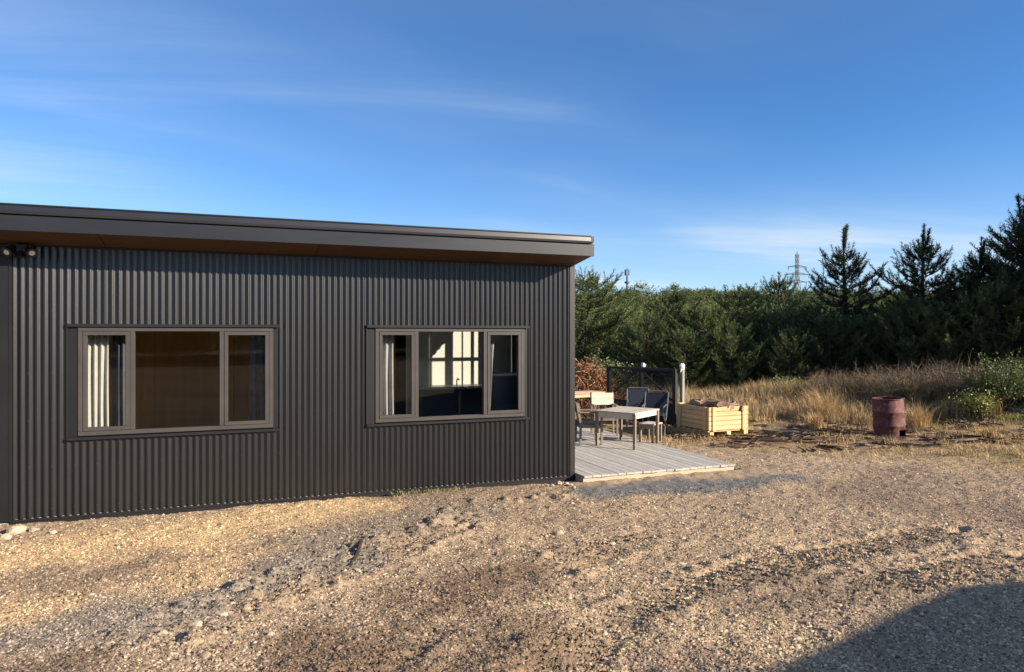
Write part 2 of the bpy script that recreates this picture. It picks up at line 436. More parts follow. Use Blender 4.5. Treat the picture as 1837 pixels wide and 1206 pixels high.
def ground_col(x, y):
    n = len(x)
    c = np.tile(np.array([.385, .285, .19]), (n, 1))
    c = lerp(c, (.29, .213, .148), sstep(.4, .7, fbm(x * .5, y * .5, 5, 4)))
    c = lerp(c, (.46, .34, .215), sstep(.5, .75, fbm(x * .8 + 9, y * .8, 15, 4)) * .8)
    # golden chip bed along the wall
    c = lerp(c, (.58, .405, .23), capsule(x, y, [(-200, 1010), (0, 1000), (250, 960), (450, 940), (600, 910)], .62, .3, 21, .5))
    c = lerp(c, (.55, .385, .22), capsule(x, y, [(0, 1105), (150, 1080), (300, 1040), (460, 985)], .3, .3, 22, .5) * .8)
    c = lerp(c, (.25, .185, .125), capsule(x, y, [(110, 1045), (200, 1015), (285, 985)], .1, .14, 23, .3) * .85)
    c = lerp(c, (.30, .225, .15), capsule(x, y, [(100, 1050), (170, 1035)], .1, .15, 24, .3) * .7)
    # grey fines
    c = lerp(c, (.26, .22, .178), capsule(x, y, [(-150, 1170), (60, 1130), (300, 1085), (480, 1035), (620, 990)], .3, .3, 25, .6) * .85)
    c = lerp(c, (.27, .22, .165), capsule(x, y, [(560, 960), (700, 925), (850, 905)], .5, .4, 26, .6) * .8)
    c = lerp(c, (.17, .165, .16), capsule(x, y, [(1070, 885), (1180, 872), (1300, 862), (1400, 852)], .32, .22, 27, .35) * .95)
    # mud
    c = lerp(c, (.165, .112, .075), capsule(x, y, [(560, 1206), (700, 1130), (780, 1080), (900, 1030)], .34, .3, 28, .7) * .8)
    c = lerp(c, (.18, .126, .084), capsule(x, y, [(700, 1240), (860, 1190), (960, 1150)], .45, .3, 29, .7) * .75)
    c = lerp(c, (.21, .16, .115), capsule(x, y, [(1180, 1100), (1350, 1060), (1500, 1050)], .2, .3, 30, .6) * .6)
    c = lerp(c, (.16, .115, .08), capsule(x, y, [(-60, 1206), (120, 1190)], .2, .2, 31, .4) * .7)
    # far side: trampled straw, then duff under the pines
    s = straw_mask(x, y)
    straw = np.tile(np.array([.36, .255, .14]), (n, 1))
    straw = lerp(straw, (.17, .115, .065), sstep(.5, .72, fbm(x * .9, y * 2.2, 35, 4)) * .85)
    straw = lerp(straw, (.20, .19, .075), sstep(.56, .74, fbm(x * .6 + 3, y * .9, 36, 4)) * .6)
    c = c * (1 - s[:, None]) + straw * s[:, None]
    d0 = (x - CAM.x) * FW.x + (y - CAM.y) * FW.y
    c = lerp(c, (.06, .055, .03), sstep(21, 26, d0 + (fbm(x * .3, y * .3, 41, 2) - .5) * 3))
    return c * .92
def axis(lo, f0, f1, hi, step, g=1.09):
    mid = list(np.arange(f0, f1 + step / 2, step)); a = []; s = step; v = f0
    while v > lo: s *= g; v -= s; a.append(v)
    b = []; s = step; v = mid[-1]
    while v < hi: s *= g; v += s; b.append(v)
    return np.array(a[::-1] + mid + b)
GX = axis(-2600, -11.5, 8.5, 2600, .03); GY = axis(-2600, -6.9, 2.0, 2600, .03)
gx, gy = np.meshgrid(GX, GY); shp = gx.shape
fx, fy = gx.ravel(), gy.ravel()
gz = terrain(fx, fy) - .03
nm = near_mask(fx, fy)
sel = (nm > 0) & (fx > -14) & (fx < 16) & (fy > -10)
mic = np.zeros_like(fx); mic[sel] = micro(fx[sel], fy[sel]) * nm[sel]
rest = ~sel & (np.hypot(fx, fy) < 120)
mic[rest] = (fbm(fx[rest] * .7, fy[rest] * .7, 3, 3) - .5) * .16
# level under house and deck, with soil drawn up to the base of the wall
flat = (fx > -12) & (fx < 2.85) & (fy > -.27) & (fy < 8)
mic += np.where((fy < -.2) & (fy > -1.2) & (fx > -.2) & (fx < 3.2), .035 * (1 - sstep(-.2, 1.2, -fy)), 0)
flat &= ~((fx < 0.04) & (fy < -.0))
mic[flat] = -.08
def ground_z(x, y):
    x = np.atleast_1d(np.asarray(x, float)); y = np.atleast_1d(np.asarray(y, float))
    return terrain(x, y) - .03 + micro(x, y) * near_mask(x, y)
gcol = np.tile(np.array([.2, .17, .1]), (len(fx), 1))
near = np.hypot(fx, fy) < 90
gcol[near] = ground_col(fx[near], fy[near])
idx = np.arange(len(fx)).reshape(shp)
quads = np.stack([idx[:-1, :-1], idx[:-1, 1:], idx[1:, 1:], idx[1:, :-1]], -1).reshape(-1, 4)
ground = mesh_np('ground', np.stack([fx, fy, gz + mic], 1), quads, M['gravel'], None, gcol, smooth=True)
tag(ground, 'tan gravel yard with wheel tracks, running out to straw and forest floor', None, None, 'structure')

# ------------------------------------------------------------------ loose stones and chips
def scatter_stones(name, n, label, size, lo, hi, seed, keep=None):
    r = np.random.default_rng(seed)
    P = np.zeros((0, 2))
    d = np.exp(r.uniform(math.log(lo), math.log(hi), n)); t = r.uniform(-.80, .80, n)
    X = CAM.x + d * FW.x + d * t * RT.x; Y = CAM.y + d * FW.y + d * t * RT.y
    ok = ~((X > -12) & (X < 2.8) & (Y > -.33) & (Y < 8)) | ((X < 0) & (Y < -.05))
    ok &= ~((X < 0.02) & (Y > -.04))
    X, Y, d = X[ok], Y[ok], d[ok]
    C = ground_col(X, Y)
    if keep is not None:
        kk = keep(X, Y, r); X, Y, C, d = X[kk], Y[kk], C[kk], d[kk]
    m = len(X)
    Z = ground_z(X, Y)
    s = np.minimum(size[0] * np.exp(r.normal(0, size[1], m)), size[0] * 1.9)
    base = np.array([[1, 0, -.25], [0, 1, -.25], [-1, 0, -.25], [0, -1, -.25], [0, 0, 1]], float)
    V = base[None] * r.uniform(.55, 1.3, (m, 5, 1)) + r.normal(0, .2, (m, 5, 3)) * np.array([1, 1, .4])
    V *= np.stack([r.uniform(.6, 1.5, m), r.uniform(.5, 1.0, m), r.uniform(.35, .75, m)], 1)[:, None, :]
    a = r.uniform(0, 6.28, m); ca, sa = np.cos(a)[:, None], np.sin(a)[:, None]
    x = V[..., 0] * ca - V[..., 1] * sa; y = V[..., 0] * sa + V[..., 1] * ca
    V = np.stack([x, y, V[..., 2]], -1) * s[:, None, None]
    V += np.stack([X, Y, Z + s * .1], 1)[:, None, :]
    fc = np.array([[0, 1, 4], [1, 2, 4], [2, 3, 4], [3, 0, 4]])
    Fq = (fc[None] + (np.arange(m) * 5)[:, None, None]).reshape(-1, 3)
    bright = np.clip(np.exp(r.normal(-.02, .5, m)), .25, 2.1)[:, None]
    C = C * bright * (1 + r.normal(0, .025, (m, 3)))
    o = mesh_np(name, V.reshape(-1, 3), Fq, M['stones'], None, np.repeat(np.clip(C, .01, .8), 5, 0))
    return tag(o, label, 'gravel', None, 'stuff')
scatter_stones('loose_gravel', 210000, 'small loose tan gravel and chips strewn over the yard', (.0115, .33), 4.0, 17, 5)
def clod_keep(x, y, r):
    d, _, _ = seg_dist(x, y, CLOD); p = .05 + .9 * (1 - sstep(.1, .7, d))
    for pts, hw, dep, pit in TRK:
        dd, _, _ = seg_dist(x, y, pts); p = np.maximum(p, .35 * (1 - sstep(.15, .5, dd)))
    return r.uniform(0, 1, len(x)) < p
scatter_stones('soil_clods', 8000, 'crumbled clods of soil lying along the wheel ruts', (.022, .38), 4.2, 13, 6, clod_keep)

# ------------------------------------------------------------------ the cabin
XL = wx(18); X_END = -11.6; DEPTH = 6.6; SLOPE = .142; WALL_TOP = 3.18
def roof_under(y): return WALL_TOP - SLOPE * y
cabin = empty('cabin', (XL / 2, 3.0, 0))
tag(cabin, 'long low cabin clad in charcoal corrugated steel with two wide windows', 'house')
OFF = Vector((-XL / 2, -3.0, 0))
def cpart(mb, name, mat, parent=None, **kw):
    """build a mesh given in world coordinates as a part of the cabin (or of one of its parts)"""
    o = mb.build(name, mat, parent or cabin, **kw)
    if parent is None: o.location = OFF
    return o
ZH, ZS = 2.275, .912                                   # top of head flashing, bottom of sill flashing
WIN = [dict(o0=wx(121), o1=wx(502), f0=wx(140), f1=wx(490), m=(wx(238), wx(398))),
       dict(o0=wx(657), o1=wx(948), f0=wx(673), f1=wx(940), m=(wx(747), wx(870)))]
PITCH, AMP = .0762, .0105
def corr_sheet(name, s0, s1, place, zr, off, mat, eps=PITCH / 8):
    if all(len(zr(s0 + (s1 - s0) * (q + .5) / 40)) == 2 for q in range(40)):
        for q in (0, 1): corr_sheet(name, s0, s1, place, lambda s, q=q: [zr(s)[q]], off, mat, eps)
        return
    """one corrugated sheet from s0 to s1 along a wall; zr(s) gives its vertical runs (openings left out)"""
    n = max(2, int(round((s1 - s0) / eps)))
    mb = MB(); prev = None; last = None
    ss = [s0 + (s1 - s0) * i / n for i in range(n + 1)]
    for i in range(n):
        runs = zr((ss[i] + ss[i + 1]) / 2)
        a, b = ss[i], ss[i + 1]
        for (za, zb) in runs:
            vs = []
            for s in (a, b):
                d = AMP * math.cos(2 * math.pi * s / PITCH) + off
                vs += [place(s, d, za(s) if callable(za) else za), place(s, d, zb(s) if callable(zb) else zb)]
            mb.add(vs, [(0, 2, 3, 1)])
    o = cpart(mb, name, mat)
    me = o.data
    import bmesh
    bm = bmesh.new(); bm.from_mesh(me); bmesh.ops.remove_doubles(bm, verts=bm.verts, dist=.0004); bm.to_mesh(me); bm.free()
    me.polygons.foreach_set('use_smooth', [True] * len(me.polygons))
    return o
def front_runs(s):
    for w in WIN:
        if w['o0'] < s < w['o1']: return [(.035, ZS + .004), (ZH - .004, WALL_TOP)]
    return [(.035, WALL_TOP)]
SHEET = .762; x1 = -.045; k = 0
while x1 > XL + .02:
    x0 = max(XL + .01, x1 - SHEET)
    corr_sheet('cladding_sheet', x0 - (.02 if x0 > XL + .02 else 0), x1, lambda s, d, z: (s, -d - .009, z), front_runs, (k % 2) * .0022, M['clad'])
    x1 = x0; k += 1
# end wall with unseen openings added and raked to throw the kitchen sun patches
SUN_SLOTS = [(.84, 1.07), (1.22, 1.37), (1.42, 1.56), (1.63, 1.69)]
LZ0, LTR = 2.0, 2.36
def end_runs(s):
    top = lambda q: roof_under(q)
    for a, b in SUN_SLOTS:
        if a < s < b: return [(.035, lambda q: 1.24 + .57 * (2.4 - q)), ((lambda q: min(roof_under(q) - .12, 2.92 - .55 * abs(q - 1.38))), top)]
    return [(.035, top)]
y0 = .05; k = 0
while y0 < DEPTH:
    y1 = min(DEPTH, y0 + SHEET)
    corr_sheet('cladding_sheet', y0, y1, lambda s, d, z: (d + .009, s, z), end_runs, (k % 2) * .0022, M['clad'])
    y0 = y1; k += 1
mb = MB(); mb.bar((.009, SUN_SLOTS[0][0] - .02, LTR + .57 * .44), (.009, SUN_SLOTS[-1][1] + .02, LTR - .57 * .45), .042, .06)  # unseen bar raked so its shadow runs level across the patches
cpart(mb, 'sun_patch_bar', M['alu'])
# corner, base and left-hand flashings
mb = MB(); mb.box(-.055, .026, -.024, -.0205, .03, 3.172); mb.box(.0225, .026, -.0205, .055, .03, 3.17)
cpart(mb, 'corner_flashing', M['flash'])
mb = MB(); mb.box(XL, .024, -.026, -.0005, .008, .030); mb.box(XL, .024, -.012, -.0005, -.12, .006)
cpart(mb, 'base_flashing', M['gutter'])
mb = MB(); mb.box(X_END, XL, -.036, -.004, .02, 3.176)
cpart(mb, 'flat_panel', M['dark_flash'])
mb = MB(); mb.box(XL - .004, XL + .03, -.041, -.0365, .02, 3.172)
cpart(mb, 'edge_trim', M['dark_flash'])
mb = MB(); mb.box(X_END + .02, .006, .002, DEPTH - .02, -.3, .055); cpart(mb, 'foundation', M['concrete'])
# screws, in rows along the girts
mb = MB()
for z in (.13, .62, 1.15, 1.7, 2.42, 2.9):
    for j in range(1, 92, 3):
        xs = -.0762 * j
        if any(w['o0'] - .02 < xs < w['o1'] + .02 for w in WIN) and ZS < z < ZH: continue
        q = .0042; mb.box(xs - q, xs + q, -.0225 - q * .5, -.0175, z - q, z + q)
tag(cpart(mb, 'cladding_screw', M['alu']), kind='stuff')
# roof, fascia, gutter edge
Y_EDGE = -.6
ze = WALL_TOP - SLOPE * Y_EDGE
mb = MB()
def slab(mb, x0, x1, ya, yb, lift, th):
    za, zb = WALL_TOP - SLOPE * ya + lift, WALL_TOP - SLOPE * yb + lift
    mb.add([(x0, ya, za), (x1, ya, za), (x1, yb, zb), (x0, yb, zb), (x0, ya, za + th), (x1, ya, za + th), (x1, yb, zb + th), (x0, yb, zb + th)],
           [(0, 3, 2, 1), (4, 5, 6, 7), (0, 1, 5, 4), (1, 2, 6, 5), (2, 3, 7, 6), (3, 0, 4, 7)])
slab(mb, X_END - .02, .025, Y_EDGE + .006, DEPTH + .3, .016, .235)
cpart(mb, 'roof', M['dark_flash'])
xs = .0
edges = [0.02, -1.35, -3.75, -6.15, -8.55, X_END]
for a, b in zip(edges[:-1], edges[1:]):
    mb = MB(); slab(mb, b + .004, a - .004, Y_EDGE + .004, -.002, .0, .012)
    cpart(mb, 'soffit_panel', M['soffit'])
mb = MB(); slab(mb, X_END, .02, -.03, -.003, -.022, .02); cpart(mb, 'soffit_trim', M['dark_flash'])
mb = MB(); mb.box(X_END, .035, Y_EDGE - .024, Y_EDGE + .002, ze - .006, ze + .160)
cpart(mb, 'fascia', M['gutter'], bevel=.004)
mb = MB()
prof = [(Y_EDGE - .006, ze + .168), (Y_EDGE - .030, ze + .176), (Y_EDGE - .034, ze + .205), (Y_EDGE - .026, ze + .262), (Y_EDGE - .038, ze + .272), (Y_EDGE - .038, ze + .284), (Y_EDGE + .05, ze + .284), (Y_EDGE + .05, ze + .168)]
n = len(prof)
mb.add([(X_END, y, z) for y, z in prof] + [(-.02, y, z) for y, z in prof],
       [(i, i + n, (i + 1) % n + n, (i + 1) % n) for i in range(n)] + [tuple(range(n)), tuple(range(n, 2 * n))[::-1]])
cpart(mb, 'roof_edge_flashing', M['gutter'])
mb = MB(); mb.box(-.018, .03, Y_EDGE - .03, Y_EDGE + .05, ze + .19, ze + .275); cpart(mb, 'flashing_end_cap', M['dark_flash'])
# lining, floor and rooms
def lining_runs():
    mb = MB(); ya, yb = .06, .13
    xs = [X_END + .1] + [v for w in WIN for v in (w['f0'] - .005, w['f1'] + .005)] + [-.03]
    for i in range(0, len(xs), 2): mb.box(xs[i], xs[i + 1], ya, yb, .1, 3.14)
    for w in WIN:
        mb.box(w['f0'] - .005, w['f1'] + .005, ya, yb, .1, .95); mb.box(w['f0'] - .005, w['f1'] + .005, ya, yb, 2.245, 3.14)
    return mb
cpart(lining_runs(), 'wall_lining', M['grey_wall'])
mb = MB(); mb.box(X_END + .02, -.03, .02, DEPTH - .02, .06, .2); cpart(mb, 'floor', M['floor'])
mb = MB(); slab(mb, X_END + .05, -.03, .13, DEPTH - .05, -.06, .05); cpart(mb, 'ceiling', M['grey_wall'])
mb = MB(); mb.box(X_END, 0, DEPTH - .02, DEPTH + .03, 0, 2.23); cpart(mb, 'back_wall', M['flash'])
mb = MB(); mb.box(X_END, X_END + .05, .02, DEPTH, 0, 2.25); cpart(mb, 'far_end_wall', M['flash'])
mb = MB(); mb.box(-4.35, -4.25, .13, DEPTH - .05, .2, 3.1)
for o_ in [cpart(mb, 'partition_wall', M['white_wall'])]: pass
# brown plywood sheets at the back of the left room, butted with a visible joint
jx = -8.35
px_ = jx
for i in range(4):
    mb = MB(); mb.box(px_ + .004, px_ + 1.196 if i < 3 else -4.36, 3.3, 3.33, .2, 2.64); cpart(mb, 'plywood_sheet', M['ply']); px_ += 1.2
mb = MB(); mb.box(jx - 1.2, jx - .004, 3.3, 3.33, .2, 2.64); cpart(mb, 'plywood_sheet', M['ply'])
mb = MB(); mb.box(X_END + .05, jx - 1.21, 3.3, 3.33, .2, 2.64); cpart(mb, 'plywood_sheet', M['ply'])
# kitchen: white wall that catches the sun, timber beside it
YB = 2.4
mb = MB(); mb.box(-1.98, -.03, YB, YB + .08, .2, 2.77); cpart(mb, 'kitchen_wall', M['kitchen_wall'])
mb = MB(); mb.box(-4.24, -1.985, YB + .9, YB + .95, .2, 2.62); cpart(mb, 'timber_wall', M['ply'])

def window(w):
    f0, f1, (m1, m2) = w['f0'], w['f1'], w['m']
    zb, zt = .955, 2.237
    mb = MB(); fw = .05
    ya, yb = -.022, .055
    mb.box(f0, f1, ya, yb, zt - fw, zt); mb.box(f0, f1, ya, yb, zb, zb + fw)
    mb.box(f0, f0 + fw, ya + .001, yb, zb + fw, zt - fw); mb.box(f1 - fw, f1, ya + .001, yb, zb + fw, zt - fw)
    win = cpart(mb, 'window', M['alu'], bevel=.003)
    for mx in (m1, m2):
        mb = MB(); mb.box(mx - .026, mx + .026, ya + .002, yb, zb + fw, zt - fw); mb.build('mullion', M['alu'], win, bevel=.003)
    for a, b in ((f0 + fw, m1 - .026), (m2 + .026, f1 - fw)):
        mb = MB(); s = .045; y0, y1 = -.028, .03; a0, b0, c0, d0 = a + .003, b - .003, zb + fw + .003, zt - fw - .003
        mb.box(a0, b0, y0, y1, d0 - s, d0); mb.box(a0, b0, y0, y1, c0, c0 + s)
        mb.box(a0, a0 + s, y0 + .001, y1, c0 + s, d0 - s); mb.box(b0 - s, b0, y0 + .001, y1, c0 + s, d0 - s)
        mb.build('sash', M['alu'], win, bevel=.003)
        mb = MB(); mb.box(a0 + s - .004, b0 - s + .004, .0, .006, c0 + s - .004, d0 - s + .004); mb.build('pane', M['glass'], win)
    mb = MB(); mb.box(m1 + .022, m2 - .022, .018, .024, zb + fw - .004, zt - fw + .004); mb.build('pane', M['glass'], win)
    o0, o1 = w['o0'], w['o1']
    mb = MB(); mb.box(o0, o1, -.050, -.002, ZH - .016, ZH); mb.box(o0, o1, -.050, -.046, ZH - .036, ZH - .016); mb.build('head_flashing', M['gutter'], win, bevel=.002)
    mb = MB(); mb.box(o0, o1, -.058, -.002, ZS + .018, ZS + .030); mb.box(o0, o1, -.058, -.053, ZS, ZS + .018); mb.build('sill_flashing', M['gutter'], win, bevel=.002)
    for a, b in ((o0, f0), (f1, o1)):
        mb = MB(); mb.box(a + .002, b - .002, -.008, -.003, ZS + .031, ZH - .037); mb.build('jamb_flashing', M['dark_flash'], win)
        mb = MB(); e = a if a == o0 else b
        mb.box(e - .005, e + .005, -.024, -.009, ZS + .031, ZH - .037); mb.build('jamb_edge', M['flash'], win)
    mb = MB()
    mb.box(f0, f1, .056, .14, zb - .005, zb + .02); mb.box(f0, f1, .056, .14, zt - .02, zt + .008)
    mb.box(f0, f0 + .02, .056, .14, zb + .02, zt - .02); mb.box(f1 - .02, f1, .056, .14, zb + .02, zt - .02)
    mb.build('reveal', M['pale_wood'], win)
    return win
for w in WIN: window(w)

def curtain(name, x0, x1, y, zt, zb, mat, label, folds=5, amp=.035, gather=0.0):
    nx, nz = folds * 8, 10; V = []; Fc = []
    for j in range(nz + 1):
        t = j / nz; z = zb + (zt - zb) * t
        for i in range(nx + 1):
            s = i / nx; xx = x0 + (x1 - x0 - gather * (1 - t)) * s
            V.append((xx, y + amp * math.sin(s * folds * 2 * math.pi + .5 * math.sin(3 * t)) * (1.1 - .35 * t) + .006 * math.sin(17 * s + 5 * t), z))
    for j in range(nz):
        for i in range(nx):
            a = j * (nx + 1) + i; Fc.append((a, a + 1, a + nx + 2, a + nx + 1))
    mb = MB(); mb.add(V, Fc); o = mb.build(name, mat, None, smooth=True)
    md = o.modifiers.new('thick', 'SOLIDIFY'); md.thickness = .004
    return tag(o, label, 'curtain', 'curtains behind the windows')
W1, W2 = WIN
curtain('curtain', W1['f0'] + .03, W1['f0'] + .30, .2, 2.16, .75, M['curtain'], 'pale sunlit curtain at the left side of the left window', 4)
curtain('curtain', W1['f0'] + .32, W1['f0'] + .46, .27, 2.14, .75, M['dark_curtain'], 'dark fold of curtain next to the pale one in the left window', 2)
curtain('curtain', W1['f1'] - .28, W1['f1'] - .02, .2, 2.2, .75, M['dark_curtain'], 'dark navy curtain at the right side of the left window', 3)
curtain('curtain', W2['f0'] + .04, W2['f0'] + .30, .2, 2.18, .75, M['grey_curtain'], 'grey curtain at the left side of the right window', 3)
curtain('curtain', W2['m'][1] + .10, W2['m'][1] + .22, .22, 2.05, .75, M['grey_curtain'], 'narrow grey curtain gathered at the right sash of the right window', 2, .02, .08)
kb = empty('kitchen_bench', (-1.2, 2.0, .2))
tag(kb, 'dark kitchen bench with a pale worktop seen through the right window', 'bench')
mb = MB(); mb.box(-.7, .8, -.12, .36, 1.03, 1.07); mb.build('worktop', M['bench'], kb, bevel=.004)
mb = MB(); mb.box(-.62, .76, -.02, .36, .0, 1.029); mb.build('carcass', M['cabinet'], kb)
mb = MB(); mb.tube([(.05, .2, 1.07), (.05, .2, 1.16), (.05, .14, 1.19), (.05, .06, 1.17)], [.012] * 4, 8); mb.build('tap', M['steel_tube'], kb)
cb = empty('cabinet', (-.62, .55, .2))
tag(cb, 'dark navy cupboard with a pale top edge behind the right sash of the right window', 'cabinet')
mb = MB(); mb.box(-.52, .5, -.22, .2, 0, 1.33); mb.build('carcass', M['cabinet'], cb)
mb = MB(); mb.box(-.53, .51, -.23, .205, 1.331, 1.36); mb.build('top', M['grey_curtain'], cb)
mb = MB(); mb.box(-.02, -.01, -.226, -.2205, .1, 1.25); mb.build('door_joint', M['black'], cb)

# floodlight under the eave
fl = empty('floodlight', (wx(42), -.05, 3.12))
tag(fl, 'black twin floodlight with sensor under the eave at the left', 'floodlight')
mb = MB(); mb.box(-.05, .05, -.06, .02, -.03, .06); mb.build('bracket', M['black'], fl, bevel=.006)
for sx, rz in ((-1, .5), (1, -.35)):
    mb = MB(); ax = Vector((sx * .35, -.75, -.5)).normalized(); p = Vector((sx * .10, -.07, -.02))
    mb.tube([p - ax * .05, p, p + ax * .05, p + ax * .062], [.022, .05, .058, .058], 14); h = mb.build('lamp_head', M['black'], fl)
    mb = MB(); mb.tube([p + ax * .0615, p + ax * .066], [.032, .028], 14); mb.build('lens', M['lens'], h)
mb = MB(); mb.tube([(0, -.05, -.03), (0, -.07, -.09)], [.026, .032], 10); mb.build('sensor', M['black'], fl)

# ------------------------------------------------------------------ deck
DX1, DY0, DY1, DZ = 2.73, -.31, 6.4, .075
deck = empty('deck', (1.38, 3.0, 0))
tag(deck, 'weathered grey timber deck beside the cabin corner', 'deck')
bw = .14; nb = int(round((DX1 - .035) / (bw + .004))); bw = (DX1 - .035) / nb - .004
for i in range(nb):
    xa = .035 + i * (bw + .004); cut = 2.3 + (i % 3) * 1.1
    for ya, yb in ((DY0 + random.uniform(-.012, .012), cut - .002), (cut + .002, DY1)):
        mb = MB(); dz = random.uniform(-.002, .002); L = yb - ya
        mb.box(-bw / 2, bw / 2, -L / 2, L / 2, -.030, 0)
        o = mb.build('deck_board', M['deck'], deck, bevel=.004); o.location = (xa + bw / 2 - 1.38, (ya + yb) / 2 - 3.0, DZ + dz)
mb = MB(); mb.box(.03, DX1 - .01, DY0 + .02, DY0 + .06, -.09, DZ - .032); o = mb.build('edge_joist', M['deck_edge'], deck); o.location = (-1.38, -3, 0)
mb = MB(); mb.box(.032, .07, DY0 + .062, -.03, -.09, DZ - .033); o = mb.build('edge_joist', M['deck_edge'], deck); o.location = (-1.38, -3, 0)
mb = MB(); mb.box(DX1 - .05, DX1 - .012, DY0 + .062, DY1, -.05, DZ - .033); o = mb.build('edge_joist', M['grey_wood'], deck); o.location = (-1.38, -3, 0)
for y in (1.2, 2.6, 4.0, 5.4):
    mb = MB(); mb.box(.04, DX1 - .06, y, y + .045, -.08, DZ - .034); o = mb.build('bearer', M['grey_wood'], deck); o.location = (-1.38, -3, 0)

# ------------------------------------------------------------------ furniture on the deck
def dining_table(loc, rz, lx, ly, h, label, top_mat, leg_mat, apron_mat, name='patio_table'):
    t = empty(name, loc, rz); tag(t, label, 'table')
    ns = 6; sw = ly / ns
    for i in range(ns):
        mb = MB(); ya = -ly / 2 + i * sw; mb.box(-lx / 2, lx / 2, ya + .002, ya + sw - .002, h - .026, h); mb.build('slat', top_mat, t, bevel=.003)
    for sy in (-1, 1):
        mb = MB(); mb.box(-lx / 2 + .06, lx / 2 - .06, sy * (ly / 2 - .045) - .011, sy * (ly / 2 - .045) + .011, h - .115, h - .0275); mb.build('apron', apron_mat, t)
    for sx in (-1, 1):
        mb = MB(); mb.box(sx * (lx / 2 - .03) - .011, sx * (lx / 2 - .03) + .011, -ly / 2 + .06, ly / 2 - .06, h - .125, h - .0275); mb.build('apron', apron_mat, t)
    for sx in (-1, 1):
        for sy in (-1, 1):
            mb = MB(); x, y = sx * (lx / 2 - .032), sy * (ly / 2 - .032)
            mb.add([(x - .022, y - .022, 0), (x + .022, y - .022, 0), (x + .022, y + .022, 0), (x - .022, y + .022, 0)] + [(x - .028, y - .028, h - .027), (x + .028, y - .028, h - .027), (x + .028, y + .028, h - .027), (x - .028, y + .028, h - .027)],
                   [(0, 3, 2, 1), (4, 5, 6, 7), (0, 1, 5, 4), (1, 2, 6, 5), (2, 3, 7, 6), (3, 0, 4, 7)])
            mb.build('leg', leg_mat, t, bevel=.003)
    return t
def chair(loc, rz, label, wood, back_mat, seat_mat, w=.50, d=.46, sh=.40, bh=.80, arms=True, name='patio_chair', backz=(.58, .78), group=None):
    """faces local -y; backrest at +y"""
    c = empty(name, loc, rz); tag(c, label, 'chair', group)
    for sx in (-1, 1):
        x = sx * (w / 2 - .022)
        mb = MB(); mb.bar((x, -d / 2 + .03, 0), (x, -d / 2 + .03, .60 if arms else sh), .042, .042, (1, 0, 0)); mb.build('leg', wood, c, bevel=.003)
        mb = MB(); mb.bar((x, d / 2 - .02, 0), (x, d / 2 - .03, sh), .042, .042, (1, 0, 0)); mb.bar((x, d / 2 - .03, sh), (x, d / 2 + .05, bh), .042, .036, (1, 0, 0)); mb.build('leg', wood, c, bevel=.003)
        if arms:
            mb = MB(); mb.box(x - .03, x + .03, -d / 2 - .01, d / 2 + .0, .60, .625); mb.build('armrest', wood, c, bevel=.004)
        mb = MB(); mb.box(x - .012, x + .012, -d / 2 + .05, d / 2 - .05, sh - .08, sh - .026); mb.build('side_rail', wood, c)
    for y in (-d / 2 + .03, d / 2 - .03):
        mb = MB(); mb.box(-w / 2 + .045, w / 2 - .045, y - .012, y + .012, sh - .085, sh - .026); mb.build('rail', wood, c)
    for i in range(4):
        q = (d - .04) / 4; ya = -d / 2 + i * q
        mb = MB(); mb.box(-w / 2 + .046, w / 2 - .046, ya + .004, ya + q - .004, sh - .025, sh); mb.build('seat_slat', seat_mat, c, bevel=.003)
    nz = 2
    for i in range(nz):
        a = backz[0] + (backz[1] - backz[0]) * i / nz; b = backz[0] + (backz[1] - backz[0]) * (i + 1) / nz - .004
        yy = d / 2 - .03 + .08 * ((a - sh) / (bh - sh))
        mb = MB(); mb.add([(-w / 2 + .02, yy - .045, a), (w / 2 - .02, yy - .045, a), (w / 2 - .02, yy - .025, a), (-w / 2 + .02, yy - .025, a), (-w / 2 + .02, yy - .025, b), (w / 2 - .02, yy - .025, b), (w / 2 - .02, yy - .005, b), (-w / 2 + .02, yy - .005, b)],
                          [(0, 3, 2, 1), (4, 5, 6, 7), (0, 1, 5, 4), (1, 2, 6, 5), (2, 3, 7, 6), (3, 0, 4, 7)])
        mb.build('back_slat', back_mat, c, bevel=.002)
    return c
# the table, set cornerwise: corners under the photo's four corners of its top
TH = .66
nl, nr, fr = gp(1066, 736, DZ + TH), gp(1139, 742, DZ + TH), gp(1184, 733.5, DZ + TH)
ctr = (nl + fr) / 2; ax = fr - nr; rz = math.atan2(ax.y, ax.x)
dining_table((ctr.x, ctr.y, DZ), rz, ax.length * .97, (nl - nr).length * .97, TH, 'silvery slatted wooden table standing cornerwise on the deck', M['table_top'], M['grey_wood'], M['pale_wood'])
p = at_depth(1084, 14.75)
chair((p.x, p.y, DZ), math.radians(-18), 'wooden chair with a broad white backrest behind the slatted table', M['grey_wood'], M['pale_wood'], M['grey_wood'], bh=.86, backz=(.60, .85))
p = at_depth(1056, 13.6)
chair((p.x, p.y, DZ), math.radians(75), 'brown wooden armchair between the cabin corner and the slatted table', M['grey_wood'], M['grey_wood'], M['grey_wood'], bh=.80)
st = empty('stool', (gp(1163, 792, DZ).x + .05, gp(1163, 792, DZ).y + .0, DZ), rz)
tag(st, 'low wooden stool tucked under the right end of the slatted table', 'stool')
for i in range(3):
    mb = MB(); mb.box(-.2, .2, -.16 + i * .108, -.16 + i * .108 + .1, .335, .36); mb.build('seat_slat', M['table_top'], st, bevel=.003)
for sx in (-1, 1):
    for sy in (-1, 1):
        mb = MB(); mb.box(sx * .17 - .02, sx * .17 + .02, sy * .13 - .02, sy * .13 + .02, 0, .334); mb.build('leg', M['grey_wood'], st)
    mb = MB(); mb.box(sx * .17 - .012, sx * .17 + .012, -.108, .108, .26, .32); mb.build('rail', M['grey_wood'], st)
